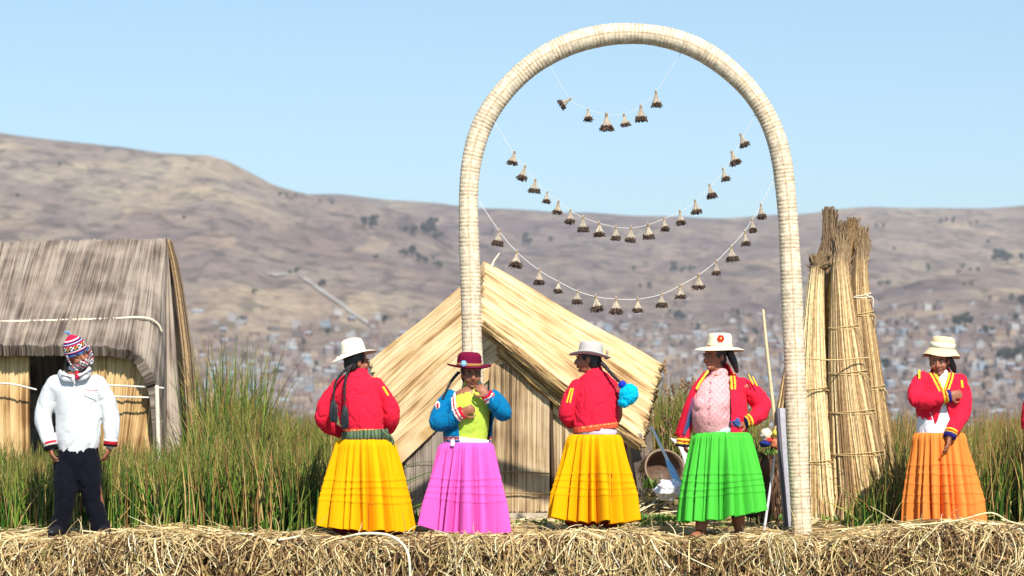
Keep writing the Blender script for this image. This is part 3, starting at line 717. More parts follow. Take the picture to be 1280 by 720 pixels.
# end wall, back wall, so that the doorway looks into a dark room
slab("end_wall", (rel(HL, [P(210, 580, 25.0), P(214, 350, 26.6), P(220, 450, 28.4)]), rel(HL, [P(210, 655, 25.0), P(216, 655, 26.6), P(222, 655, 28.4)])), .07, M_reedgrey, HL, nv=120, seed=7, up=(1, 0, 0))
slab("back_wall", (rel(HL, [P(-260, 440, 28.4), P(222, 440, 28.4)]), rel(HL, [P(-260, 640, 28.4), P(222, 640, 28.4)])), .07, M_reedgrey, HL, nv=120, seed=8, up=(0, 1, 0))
mb = MB()
tube(mb, rel(HL, [P(-200, 405, De + .44), P(0, 402, De + .46), P(120, 399, De + .50), P(178, 397, De + .56), P(196, 404, De + .64), P(202, 414, De + .68)]), [.012] * 6, n=40, seg=6, col=lin(224, 212, 184))
mb.build("roof_rope", M_cord, HL)
for ptl in ([(-60, 478), (0, 479), (20, 481), (45, 487)], [(108, 480), (150, 482), (204, 485)], [(114, 494), (150, 496), (192, 497)]):
    mb = MB(); tube(mb, rel(HL, [P(a, b_, Dw - .16) for a, b_ in ptl]), [.009] * len(ptl), n=16, seg=6, col=lin(222, 218, 204)); mb.build("wall_rope", M_cord, HL)
mb = MB(); tube(mb, rel(HL, [P(196, 484, Dw - .2), P(198, 560, Dw - .2), P(199, 650, Dw - .2)]), [.022, .022, .022], seg=8, col=lin(214, 205, 184)); mb.build("post", M_plain, HL)

# ------------------------------------------------------------------ tent hut
HT = empty("tent_hut", (.1, 25.0, 0), "pale reed tent hut with a steep pitched roof and a reed door under the arch", "hut")
Af = P(646, 428, 23.8); Ab = P(612, 331, 26.3)
LEb, LEf = P(462, 452, 26.3), P(495, 572, 23.8)
slab("roof", (rel(HT, [P(610, 331, 26.3), P(641, 432, 23.85)]), rel(HT, [LEb, LEf])), .08, M_reedpale, HT, nu=14, nv=330, stripe=.014, seed=11, up=(-.5, -1, 1), fray=.02)
slab("roof", (rel(HT, [P(606, 328, 26.3), P(602, 402, 23.78)]), rel(HT, [P(826, 455, 26.3), P(800, 552, 23.78)])), .10, M_reedpale, HT, nu=14, nv=330, stripe=.02, seed=12, up=(.5, -1, 1), fray=.025)
# bundled reed rolls along the front edges and the steps between mat layers
for k, (p0, p1, rr) in enumerate([(P(603, 405, 23.70), P(801, 556, 23.70), .035), (P(628, 436, 23.80), P(742, 530, 23.80), .05), (P(640, 456, 23.9), P(700, 500, 23.85), .04)]):
    mb = MB(); r_ = np.random.default_rng(50 + k); N = 60; u = np.linspace(0, 1, 8)
    base = p0[None] * (1 - u[:, None]) + p1[None] * u[:, None] + np.array([0, 0, 1]) * (-.03 * np.sin(u * 3.14))[:, None]
    off = r_.normal(0, rr * .5, (N, 1, 3)) + r_.normal(0, .008, (N, 8, 3))
    strands(mb, base[None] + off - np.array(HT.location), r_.uniform(.008, .014, (N, 1)), np.array([lin(226, 200, 146), lin(206, 176, 122), lin(180, 148, 98), lin(150, 116, 74)])[r_.integers(0, 4, N)])
    mb.build("reed_roll", M_straw, HT)
mb = MB(); a = P(613, 340, 26.2) - np.array(HT.location); tube(mb, [a, a + [.03, 0, .10], a + [.09, 0, .19]], [.014, .012, .008], seg=6, col=lin(225, 215, 190)); mb.build("ridge_stick", M_plain, HT)
slab("front_flap", (rel(HT, [P(630, 430, 23.84), P(616, 458, 23.86)]), rel(HT, [P(752, 524, 23.84), P(728, 545, 23.86)])), .03, M_reedpale, HT, nu=10, nv=70, stripe=.012, seed=14, up=(0, -1, .3), fray=.02)
# front wall, door, side walls
def wallp(l, label=None, mat=None, name="wall", seed=0, nv=90, thick=.06):
    o = slab(name, (rel(HT, l[0]), rel(HT, l[1])), thick, mat or M_reedwall, HT, nv=nv, seed=seed, up=(0, -1, 0), fray=.008, stripe=.012)
    if label: o["label"] = label
    return o
D = 23.90
wallp(([P(508, 566, D), P(560, 520, D), P(612, 470, D)], [P(508, 652, D), P(560, 652, D), P(612, 652, D)]), "greyish left front wall", M_reedgrey, seed=21, nv=110)
wallp(([P(612, 458, D - .06), P(640, 452, D - .06), P(662, 466, D - .06), P(687, 480, D - .06)], [P(612, 640, D - .06), P(640, 640, D - .06), P(662, 640, D - .06), P(687, 640, D - .06)]), "door of upright tan reeds", M_reedwall, name="door", seed=22, nv=70)
wallp(([P(691, 478, D), P(740, 512, D), P(790, 552, D), P(806, 556, D)], [P(691, 648, D), P(740, 648, D), P(790, 648, D), P(818, 648, D)]), "right front wall", M_reedwall, seed=23, nv=120)
wallp(([P(500, 470, 26.2), P(612, 380, 26.2), P(800, 480, 26.2)], [P(520, 645, 26.2), P(612, 645, 26.2), P(800, 645, 26.2)]), "back wall", M_reedwall, seed=24, nv=90)
slab("side_wall", (rel(HT, [P(506, 566, D), P(520, 500, 26.2)]), rel(HT, [P(506, 652, D), P(520, 640, 26.2)])), .06, M_reedgrey, HT, nv=80, seed=25, up=(-1, 0, 0))
slab("side_wall", (rel(HT, [P(800, 545, D - .1), P(812, 500, 26.2)]), rel(HT, [P(816, 645, D - .1), P(822, 630, 26.2)])), .10, M_reedgrey, HT, nv=80, seed=26, up=(1, 0, 0))
# frayed grey skirt of reeds at the right corner
mb = MB(); r_ = np.random.default_rng(61); N = 260; u = np.linspace(0, 1, 5)[None]
x0 = r_.uniform(1.14, 1.26, (N, 1)); xx = x0 + (x0 - 1.10) * .9 * u ** 1.3 + r_.normal(0, .01, (N, 1)); yy = 24.0 + r_.uniform(-.1, .2, (N, 1)) + 0 * u; zz = .64 * (1 - u) + r_.uniform(0, .05, (N, 1))
strands(mb, np.stack([xx, yy, zz], -1) - np.array(HT.location), np.full((N, 1), .011), np.array([lin(176, 160, 140), lin(150, 134, 116), lin(122, 106, 90)])[r_.integers(0, 3, N)])
mb.build("corner_fringe", M_straw, HT)
# woven cross-bands on the door
for py_ in (591, 617):
    mb = MB(); tube(mb, rel(HT, [P(614, py_, D - .10), P(650, py_ - 1, D - .11), P(686, py_ + 1, D - .10)]), [.007] * 3, seg=6, col=lin(150, 122, 84)); mb.build("door_binding", M_cord, HT)
mb = MB(); tube(mb, rel(HT, [P(688, 480, D - .05), P(690, 560, D - .05), P(693, 645, D - .05)]), [.018] * 3, seg=8, col=lin(74, 54, 38)); mb.build("door_gap_shade", M_plain, HT)  # dark strip standing in for the shaded gap beside the door
mb = MB(); c = P(660, 646, 23.75) - np.array(HT.location); box(mb, c, (.66, .12, .07), lin(186, 172, 150)); mb.build("door_sill", M_plain, HT, smooth=False)

# ------------------------------------------------------------------ the arch
arch = [(604, 700), (600, 640), (594, 540), (590, 430), (588, 350), (586, 290), (586, 235), (592, 190), (606, 150), (632, 112), (668, 79), (710, 56), (750, 45), (787, 42), (828, 46), (868, 59), (905, 82), (938, 114), (962, 152), (976, 195), (983, 250), (987, 310), (991, 400), (995, 500), (998, 580), (1001, 640), (1003, 668)]
DA = 20.15
AP = np.array([P(a, b_, DA + (.05 if a < 800 else 0)) for a, b_ in arch])
cen = catmull(AP, 2600); seglen = np.r_[0, np.cumsum(np.linalg.norm(np.diff(cen, axis=0), axis=1))]; Ltot = seglen[-1]
nS = int(Ltot / .0075); sv = np.linspace(0, Ltot, nS); cen = np.stack([np.interp(sv, seglen, cen[:, k]) for k in range(3)], -1)
T = np.gradient(cen, axis=0); T /= np.linalg.norm(T, axis=1, keepdims=True); By = np.tile([0, 1, 0], (nS, 1)).astype(float); An = np.cross(T, By)
pitch = .031
phs = sv / pitch + .12 * np.sin(sv * 3.1) + .06 * np.sin(sv * 11); prof = np.abs(np.sin(math.pi * phs)) ** .5
r0 = .083 + .004 * np.sin(sv * 1.7) + .0025 * np.sin(sv * 5.9)
seg = 48; th = np.arange(seg) * 2 * math.pi / seg
rad = (r0 + .0050 * (prof - 1))[:, None] + .0018 * np.sin(th * 20)[None] * prof[:, None] + R.normal(0, .0006, (nS, seg))
V = cen[:, None] + rad[..., None] * (np.cos(th)[None, :, None] * An[:, None] + np.sin(th)[None, :, None] * By[:, None])
band_i = np.floor(phs).astype(int); bc = np.random.default_rng(70).uniform(.90, 1.06, band_i.max() + 2)
cellc = np.random.default_rng(71).uniform(.88, 1.08, (band_i.max() + 2, 20))
colr = np.array(lin(230, 210, 180))[None, None] * bc[band_i][:, None, None] * cellc[band_i][:, (np.arange(seg) * 20 // seg)][..., None]
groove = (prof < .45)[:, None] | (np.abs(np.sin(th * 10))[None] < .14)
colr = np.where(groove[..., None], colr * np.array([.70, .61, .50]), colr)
mb = MB(); mb.add(V - np.array([0, DA, 0]), grid_faces(nS, seg, True), colr.reshape(-1, 3))
AR = mb.build("arch", M_straw); AR.location = (0, DA, 0)
tag(AR, "tall pale arch of bound reeds standing over the women", "arch")

# ------------------------------------------------------------------ strings and hanging tassels
def cord(pts, name, label, rr=.0045):
    mb = MB(); pp = np.array([P(a, b_, DA) for a, b_ in pts]); o = pp[0].copy(); tube(mb, pp - o, [rr] * len(pts), n=60, seg=6, col=lin(214, 210, 202))
    ob = mb.build(name, M_cord); ob.location = o; return tag(ob, label, "cord")
cord([(688, 84), (712, 123), (735, 137), (758, 143), (780, 143), (801, 133), (820, 115), (851, 66)], "cord", "short white cord sagging across the top of the arch", .0018)
cord([(614, 146), (641, 190), (654, 208), (668, 225), (683, 240), (697, 252), (712, 263), (729, 272), (749, 279), (770, 284), (789, 285), (810, 281), (831, 273), (852, 264), (871, 251), (890, 231), (907, 211), (919, 189), (931, 168), (950, 130)], "cord", "middle white cord sagging from side to side of the arch", .0022)
cord([(599, 252), (624, 289), (646, 315), (674, 338), (698, 352), (722, 364), (745, 371), (770, 374), (797, 374), (827, 368), (850, 357), (873, 344), (895, 327), (913, 309), (930, 290), (940, 275), (951, 256), (972, 215)], "cord", "longest white cord sagging lowest across the arch", .0030)
def bell(seed):
    r = np.random.default_rng(seed); a, b_ = MB(), MB()
    N = 34; u = np.linspace(0, 1, 5)[None]; ang = np.arange(N) * 2.4; q = np.sqrt((np.arange(N) + .5) / N)[:, None]
    w_ = .007 + .034 * u ** 1.7; X = np.cos(ang)[:, None] * q * w_; Y = np.sin(ang)[:, None] * q * w_; Z = -.080 * u + 0 * X
    strands(a, np.stack([X, Y, Z], -1), np.linspace(.0035, .006, 5)[None] * np.ones((N, 1)), np.array(lin(182, 167, 146)) * r.uniform(.7, 1.2, (N, 1)), 5)
    tube(a, [(0, 0, .012), (0, 0, -.012)], [.010, .012], seg=8, col=lin(150, 122, 88)); tube(a, [(0, 0, .010), (0, 0, .03)], [.004, .003], seg=5, col=lin(220, 214, 200))
    N = 110; ang = r.uniform(0, 6.28, N)[:, None]; q = np.sqrt(r.random((N, 1))); u = np.linspace(0, 1, 4)[None]
    X = np.cos(ang) * q * (.032 + .022 * u) + r.normal(0, .006, (N, 4)); Y = np.sin(ang) * q * (.032 + .022 * u) + r.normal(0, .006, (N, 4)); Z = -.072 - u * r.uniform(.022, .052, (N, 1))
    strands(b_, np.stack([X, Y, Z], -1), np.linspace(.0045, .0028, 4)[None] * np.ones((N, 1)), np.array([lin(92, 70, 58), lin(112, 88, 72), lin(62, 47, 40), lin(80, 62, 52)])[r.integers(0, 4, N)], 4)
    return a, b_
bp_ = []
ORD = ["first", "second", "third", "fourth", "fifth", "sixth", "seventh", "eighth", "ninth", "tenth", "eleventh", "twelfth", "thirteenth", "fourteenth", "fifteenth", "sixteenth", "seventeenth", "eighteenth", "nineteenth", "twentieth"]
S1 = [(712, 123, -1.0), (735, 137, 0), (758, 143, 0), (780, 143, 0), (801, 133, .0), (820, 115, .05)]
S2 = [(643, 190, -.2), (656, 208, -.25), (669, 225, -.1), (684, 240, -.1), (698, 252, -.1), (713, 263, -.05), (729, 272, 0), (749, 279, 0), (770, 284, 0), (789, 285, 0), (810, 281, 0), (830, 273, .1), (850, 264, .1), (869, 251, .15), (887, 231, .2), (904, 211, .25), (915, 190, .35), (926, 168, .4)]
S3 = [(624, 289, -.15), (646, 315, -.1), (674, 338, 0), (698, 352, 0), (722, 364, 0), (745, 371, 0), (770, 374, 0), (797, 374, 0), (827, 368, 0), (850, 357, .05), (873, 344, .05), (895, 327, .05), (914, 309, .1), (931, 290, .1), (940, 275, .1), (951, 256, .1)]
cnt = 0
for nm, S in (("top short", S1), ("middle", S2), ("lowest long", S3)):
    for i, (px, py, tilt) in enumerate(S):
        k = cnt % 4; fromleft = i < len(S) / 2
        lab = "%s reed tassel from the %s on the %s cord in the arch" % (ORD[i] if fromleft else ORD[len(S) - 1 - i], "left" if fromleft else "right", nm)
        root = empty("reed_tassel", P(px, py, DA) - np.array([0, 0, .008]), lab, "tassel", "dried reed tassels hanging on the %s cord" % nm)
        root.rotation_euler = (rnd.gauss(0, .1), -tilt, rnd.uniform(0, 6.28) if abs(tilt) < .01 else 0); s = rnd.uniform(.74, .98) * (1.02 if nm != "middle" else .95); root.scale = (s * rnd.uniform(.85, 1.15), s, s * rnd.uniform(.92, 1.08))
        if k == len(bp_):
            A_, B_ = bell(80 + k); bp_.append((A_.build("reed_cone", M_straw, root), B_.build("root_tuft", M_straw, root)))
        else:
            for q in bp_[k]:
                c = q.copy(); SC.collection.objects.link(c); c.parent = root
        cnt += 1

# ------------------------------------------------------------------ standing reed bundles
def bundle(name, label, path, radii, D, N, pal, ties, seed, frayt=.12, fray_b=.10, depth=0):
    r = np.random.default_rng(seed); pts = np.array([P(a, b_, D + dd) for a, b_, dd in path]); o = pts[0] * [1, 1, 0]
    root = empty(name, o, label, "reed bundle", "tall reed bundles tied and stacked beside the arch")
    K = 14; c = catmull(np.column_stack([pts, radii]), K); cp, cr_ = c[:, :3], c[:, 3]
    ang = r.uniform(0, 6.28, N); q = np.sqrt(r.random(N)); q = np.where(r.random(N) < .5, .85 + .15 * r.random(N), q)
    tw = r.normal(0, .25, (N, 1)) * np.linspace(0, 1, K)[None]
    an = ang[:, None] + tw
    off = np.stack([np.cos(an) * q[:, None] * cr_[None], np.sin(an) * q[:, None] * cr_[None], np.zeros((N, K))], -1)
    Pn = cp[None] + off - o
    e0 = r.uniform(0, frayt, N); Pn[:, -1, 2] -= e0 * 1.0 - frayt * .3; Pn[:, -1, 0] += r.normal(0, .022, N); Pn[:, -2, 2] -= e0 * .6
    Pn[:, 0, :2] *= 1 + r.normal(0, .15, (N, 1))
    pal = np.array(pal); col = pal[r.integers(0, len(pal), N)] * r.uniform(.75, 1.15, (N, 1))
    colK = np.repeat(col[:, None], K, 1); tipc = np.array(lin(128, 104, 78)); tt = np.clip((np.linspace(0, 1, K) - .72) / .2, 0, 1)[None, :, None]
    colK = colK * (1 - tt * .8) + tipc * tt * .8
    mb = MB(); strands(mb, Pn, np.linspace(.009, .0045, K)[None] * r.uniform(.7, 1.4, (N, 1)), colK, 4); mb.build("stalks", M_straw, root)
    # ties
    zz = cp[:, 2]
    for tz, tc in ties:
        k = np.interp(tz, zz, np.arange(K)); cx = np.array([np.interp(k, np.arange(K), cp[:, i]) for i in range(3)]); rr = np.interp(k, np.arange(K), cr_) + .008
        mb = MB(); t_ = np.linspace(0, 2 * math.pi, 26)
        for w_ in range(2):
            ring = np.column_stack([np.cos(t_) * rr, np.sin(t_) * rr, .02 * np.sin(t_ + w_) + w_ * .014]) + cx - o
            tube(mb, ring, [.005] * 26, n=40, seg=6, col=tc, cap=False)
        tube(mb, [cx - o + [rr * .5, -rr * .9, 0], cx - o + [rr * .5 + .05, -rr, -.02], cx - o + [rr * .5 + .12 * r.uniform(.4, 1), -rr, -.10]], [.006, .005, .003], seg=5, col=tc)
        mb.build("tie", M_cord, root)
    return root
pale = [lin(226, 198, 144), lin(204, 172, 118), lin(238, 216, 166), lin(180, 146, 96)]
mids = [lin(212, 178, 124), lin(184, 148, 98), lin(228, 200, 146), lin(140, 108, 70)]
gold = [lin(176, 130, 50), lin(150, 108, 42), lin(198, 154, 70)]
brn = [lin(150, 122, 88), lin(124, 98, 70), lin(170, 140, 100), lin(104, 80, 56)]
tiec = lin(196, 168, 116)
bundle("reed_bundle", "palest reed bundle, leftmost of the stack, right behind the arch leg", [(1024, 655, 0), (1020, 560, .1), (1017, 470, .25), (1018, 390, .4), (1021, 340, .5), (1024, 322, .5)], [.23, .175, .125, .085, .065, .07], 21.9, 520, pale, [(1.18, tiec), (.55, tiec)], 101)
bundle("reed_bundle", "brown-topped reed bundle with the highest peak in the stack", [(1046, 655, .3), (1036, 540, .35), (1030, 440, .4), (1030, 360, .5), (1034, 325, .5), (1037, 276, .5)], [.24, .20, .16, .12, .10, .035], 22.6, 560, brn, [(2.05, tiec), (1.5, lin(170, 130, 80))], 102, frayt=.45)
bundle("reed_bundle", "broad weathered brown reed bundle standing at the back of the stack", [(1064, 650, .2), (1060, 540, .3), (1056, 440, .4), (1054, 370, .5), (1052, 335, .5), (1052, 292, .5)], [.30, .24, .19, .17, .165, .12], 22.9, 700, brn, [(1.62, lin(150, 120, 80))], 109, frayt=.42)
bundle("reed_bundle", "golden yellow reed bundle in the middle of the stack", [(1052, 655, 0), (1046, 540, .15), (1042, 430, .25), (1046, 350, .35), (1058, 310, .4), (1066, 282, .4)], [.16, .13, .10, .08, .06, .03], 22.1, 300, gold, [(1.9, lin(150, 110, 60))], 103, frayt=.26)
bundle("reed_bundle", "thick tan reed bundle, foremost on the right of the stack", [(1082, 650, -.1), (1070, 560, 0), (1058, 450, .15), (1052, 370, .3), (1050, 335, .35), (1052, 305, .4)], [.29, .22, .15, .095, .072, .060], 21.9, 640, mids, [(1.32, tiec), (.98, tiec), (1.72, tiec), (.62, tiec)], 104, frayt=.36)
bundle("reed_bundle", "slimmer reed bundle leaning at the right end of the stack", [(1106, 648, 0), (1094, 560, .1), (1084, 450, .2), (1076, 370, .3), (1075, 335, .35), (1076, 294, .4)], [.20, .16, .11, .08, .066, .055], 22.3, 420, mids, [(2.02, lin(236, 226, 200)), (1.86, tiec), (1.2, tiec)], 105, frayt=.30)
bundle("reed_bundle", "short dark reed bundle leaning low behind the arch leg", [(962, 650, 0), (972, 560, .1), (984, 480, .2), (992, 430, .3)], [.06, .06, .05, .045], 22.4, 120, mids, [(1.0, tiec)], 106, frayt=.10)
mb = MB(); tube(mb, [P(1000, 447, 21.6), P(1040, 450, 21.7), P(1086, 447, 21.9)], [.007] * 3, seg=6, col=tiec); tag(mb.build("binding_rope", M_cord), "pale rope strung round the middle of the standing reed bundles", "rope")

# ------------------------------------------------------------------ things on the floor
# boat pole with grey lower end
o = P(985, 662, 20.6); root = empty("oar", o * [1, 1, 0], "long oar with tan shaft and grey blade leaning by the right arch leg", "oar")
mb = MB(); tube(mb, [P(954, 388, 20.9) - o * [1, 1, 0], P(960, 450, 20.85) - o * [1, 1, 0], P(969, 530, 20.8) - o * [1, 1, 0]], [.011, .014, .016], seg=8, col=lin(214, 188, 148)); mb.build("shaft", M_plain, root)
mb = MB(); tube(mb, [P(976, 512, 20.8) - o * [1, 1, 0], P(981, 580, 20.7) - o * [1, 1, 0], P(987, 664, 20.6) - o * [1, 1, 0]], [(.045, .014), (.052, .016), (.048, .014)], seg=12, col=lin(150, 148, 156), side=(1, 0, 0)); mb.build("blade", M_plain, root)
mb = MB(); tube(mb, [P(972, 512, 20.76) - o * [1, 1, 0], P(977, 580, 20.66) - o * [1, 1, 0], P(984, 664, 20.56) - o * [1, 1, 0]], [.016] * 3, seg=8, col=lin(78, 74, 80)); mb.build("blade_rib", M_plain, root)
o = P(955, 662, 20.4); mb = MB(); tube(mb, [P(968, 572, 20.5) - o, P(962, 615, 20.45) - o, P(955, 664, 20.4) - o], [.008, .010, .012], seg=8, col=lin(206, 206, 208)); ob = mb.build("metal_rod", M_plain); ob.location = o; tag(ob, "thin pale metal rod leaning beside the green skirt", "rod")
# dark block of cut roots with a cloth heap
def lump(name, c, r, col, mat, seed, label=None, cat=None, amp=.25, parent=None, fr=6, nu=40, nv=56):
    mb = MB(); ell(mb, (0, 0, 0), r, col=(1, 1, 1), nu=nu, nv=nv); V = mb.V[0]; n_ = fbm(V / np.array(r), (fr * .35,) * 3, 4, seed); V *= (1 + amp * n_)[:, None]
    if callable(col): C = col(V)
    else: C = np.tile(col, (len(V), 1)) * (1 + .3 * fbm(V, (40,) * 3, 2, seed + 5))[:, None]
    mb.C[0] = C; ob = mb.build(name, mat, parent); ob.location = tuple(c); return tag(ob, label, cat) if label else ob
ob = lump("root_block", P(962, 618, 21.3), (.17, .2, .34), lin(84, 60, 46), M_bark, 3, "dark brown block of cut reed roots behind the green skirt", "root block", .35)
mb = MB(); r_ = np.random.default_rng(77); N = 260; u = np.linspace(0, 1, 4)[None]; ph = r_.uniform(0, 6.28, N)[:, None]; zz0 = r_.uniform(-.3, .3, N)[:, None]
rr0 = np.sqrt(np.clip(1 - (zz0 / .36) ** 2, .05, 1)); X = np.cos(ph) * .17 * rr0 * (1 + .12 * u); Y = np.sin(ph) * .2 * rr0 * (1 + .12 * u); Z = zz0 - .08 * u + r_.normal(0, .03, (N, 1)) * u
strands(mb, np.stack([X + r_.normal(0, .02, (N, 1)) * u, Y, Z], -1), np.full((N, 1), .005), np.array([lin(120, 92, 66), lin(74, 52, 38), lin(160, 130, 92)])[r_.integers(0, 3, N)]); mb.build("root_fibres", M_straw, ob)
cols = [lin(238, 226, 196), lin(196, 60, 48), lin(40, 52, 120), lin(222, 206, 84), lin(206, 120, 84)]
root = empty("cloth_heap", P(961, 548, 21.3), "small heap of coloured cloths on the dark root block", "cloth heap")
for k, (dx, dz, rx, rz) in enumerate([(-.02, .03, .05, .055), (.01, -.02, .05, .03), (-.035, -.045, .05, .028), (.045, .04, .025, .03), (.05, -.05, .04, .045)]):
    lump("folded_cloth", (dx, -.02 * k, dz), (rx, .06, rz), cols[k], M_cloth, 20 + k, parent=root, amp=.2, nu=20, nv=28)
# tipped basket
c = P(829, 588, 23.3); root = empty("basket", c, "round brown basket lying on its side with a pale rim, right of the tent hut", "basket")
mb = MB(); ax = Matrix.Translation((0, 0, 0)) @ Matrix.Rotation(math.radians(68), 4, 'X') @ Matrix.Rotation(math.radians(12), 4, 'Y')
prof = [(.002, -.18), (.09, -.18), (.14, -.15), (.17, -.07), (.18, .0), (.185, .05), (.172, .05), (.165, .0), (.15, -.07), (.12, -.13), (.002, -.15)]
lathe(mb, prof, 48, ax, warp=lambda V, th: V * (1 + .02 * np.sin(th * 24)[None, :, None]), col=lin(112, 88, 72)); mb.build("bowl", M_straw, root)
mb = MB(); t_ = np.linspace(0, 6.2832, 40); ring = np.column_stack([np.cos(t_) * .183, np.sin(t_) * .183, .006 * np.sin(t_ * 3) + .052]) @ np.array(ax.to_3x3()).T; tube(mb, ring, [.009] * 40, n=60, seg=8, col=lin(150, 128, 106), cap=False); mb.build("rim", M_cord, root)
mb = MB(); r_ = np.random.default_rng(88); N = 220; an = r_.uniform(0, 6.28, (N, 1)); u = np.linspace(0, 1, 4)[None]; rr = .185 + .02 * u + r_.normal(0, .006, (N, 1)); zz = .05 - u * r_.uniform(.05, .2, (N, 1)); Pn = np.stack([np.cos(an + .2 * u) * rr, np.sin(an + .2 * u) * rr, zz], -1) @ np.array(ax.to_3x3()).T
strands(mb, Pn, np.full((N, 1), .0045), np.array([lin(150, 124, 92), lin(104, 80, 60), lin(176, 152, 118)])[r_.integers(0, 3, N)]); mb.build("wicker", M_straw, root)
# paddle
o = P(846, 604, 22.6); root = empty("paddle", o, "paddle with a white shaft and light blue blade leaning beside the basket", "paddle")
mb = MB(); tube(mb, [P(815, 535, 22.7) - o, P(836, 578, 22.65) - o], [.013, .014], seg=8, col=lin(228, 232, 236)); mb.build("shaft", M_plain, root)
mb = MB(); tube(mb, [P(834, 575, 22.65) - o, P(840, 588, 22.62) - o, P(848, 606, 22.6) - o], [(.018, .010), (.032, .012), (.030, .012)], seg=12, col=lin(140, 196, 232), side=(.9, 0, -.4)); mb.build("blade", M_plain, root)
lump("plastic_bag", P(838, 612, 22.5), (.13, .09, .085), lin(236, 236, 240), M_plain, 8, "crumpled white plastic bag on the straw by the basket", "bag", .35, fr=5)
# draped white sheet behind the green skirt
mb = MB(); nu, nv = 18, 14; u = np.linspace(0, 1, nu); v = np.linspace(0, 1, nv); U_, V_ = np.meshgrid(u, v, indexing='ij')
pa = catmull([P(838, 548, 22.9), P(850, 562, 22.8), P(858, 590, 22.7), P(862, 612, 22.6)], nu); S_ = pa[:, None] + (np.array([.15, .12, -.03])[None, None] * V_[..., None]); S_[..., 1] += .02 * np.sin(V_ * 14 + U_ * 5)
mb.add(S_ - pa[0], grid_faces(nu, nv), lin(240, 238, 236)); ob = mb.build("white_sheet", M_cloth); ob.location = tuple(pa[0]); md = ob.modifiers.new("thick", 'SOLIDIFY'); md.thickness = .006
tag(ob, "white cloth sheet hanging behind the green skirt's left side", "sheet")
# ------------------------------------------------------------------ people
def remesh(mb, name, mat, parent, voxel=.005, smooth=3, post=None, colf=None, solid=0, cut=None):
    """union of the closed shells in mb as ONE continuous surface"""
    o = mb.build("tmp", mat); m_ = o.modifiers.new("r", 'REMESH'); m_.mode = 'VOXEL'; m_.voxel_size = voxel
    if smooth: s_ = o.modifiers.new("s", 'SMOOTH'); s_.factor = .5; s_.iterations = smooth
    dg = bpy.context.evaluated_depsgraph_get(); me = bpy.data.meshes.new_from_object(o.evaluated_get(dg)); bpy.data.objects.remove(o, do_unlink=True)
    n_ = len(me.vertices); co = np.empty(n_ * 3); me.vertices.foreach_get("co", co); co = co.reshape(-1, 3)
    if post is not None:
        nr = np.empty(n_ * 3); me.vertex_normals.foreach_get("vector", nr); nr = nr.reshape(-1, 3); co = post(co, nr)
    F4 = np.empty(len(me.loops), dtype=np.int32); me.loops.foreach_get("vertex_index", F4)
    lt = np.empty(len(me.polygons), dtype=np.int32); me.polygons.foreach_get("loop_total", lt)
    bpy.data.meshes.remove(me)
    st = np.r_[0, np.cumsum(lt)[:-1]]; quads = F4[(st[lt == 4][:, None] + np.arange(4))]; tris = F4[(st[lt == 3][:, None] + np.arange(3))]
    if cut is not None:
        quads = quads[~cut(co[quads].mean(1))]
        if len(tris): tris = tris[~cut(co[tris].mean(1))]
    used = np.zeros(n_, bool); used[quads.ravel()] = True
    if len(tris): used[tris.ravel()] = True
    mp = np.cumsum(used) - 1; co = co[used]
    out = MB(); out.add(co, mp[quads], colf(co) if callable(colf) else colf)
    if len(tris): out.F.append(mp[tris]); out.M.append(np.zeros(len(tris), int))
    ob = out.build(name, mat, parent)
    if solid: md = ob.modifiers.new("thick", 'SOLIDIFY'); md.thickness = solid; md.offset = -1
    return ob

SKIN = np.array(lin(154, 98, 72)); LIPS = lin(120, 60, 52)
def nrm_(v): v = np.asarray(v, float); return v / (np.linalg.norm(v) + 1e-12)

def hand(mb, wrist, d, palm, curl=.5, side=1, s=1.0, thumb_in=.5):
    """wrist point, direction of the hand, palm-facing normal; side=+1 puts the thumb on +cross(d,palm)"""
    d = nrm_(d); palm = np.asarray(palm, float); palm = nrm_(palm - d * (palm @ d)); wv = np.cross(d, palm) * side
    W = np.asarray(wrist, float); Rm = np.stack([d, wv, palm], 1)
    ell(mb, W + d * .045 * s, (.050 * s, .038 * s, .017 * s), Rm, nu=10, nv=14)
    ell(mb, W + d * .030 * s + wv * .020 * s + palm * .006, (.030 * s, .018 * s, .017 * s), Rm, nu=8, nv=10)
    for off, ln, r_ in ((.028, .066, .0086), (.0095, .074, .0088), (-.0095, .068, .0085), (-.028, .053, .0075)):
        b = W + d * (.082 - abs(off) * .25) * s + wv * off * s; p = [W + d * .05 * s + wv * off * .8 * s, b]; a = curl * .55
        sp = off * 2.2
        for fr in (.45, .31, .24):
            dr = d * math.cos(a) + palm * math.sin(a) + wv * sp * .4; p.append(p[-1] + nrm_(dr) * ln * fr * s); a += curl * 1.0
        tube(mb, p, [r_ * s, r_ * 1.05 * s, r_ * s, r_ * .92 * s, r_ * .75 * s], n=12, seg=8)
    t0 = W + d * .020 * s + wv * .028 * s; t1 = t0 + nrm_(d * .55 + wv * .75 + palm * .25) * .035 * s; t2 = t1 + nrm_(d * .85 + wv * .2 + palm * thumb_in) * .030 * s; t3 = t2 + nrm_(d * .8 - wv * .2 + palm * thumb_in) * .024 * s
    tube(mb, [W + d * .015 * s + wv * .012 * s, t0, t1, t2, t3], [.013 * s, .014 * s, .011 * s, .010 * s, .0075 * s], n=14, seg=8)

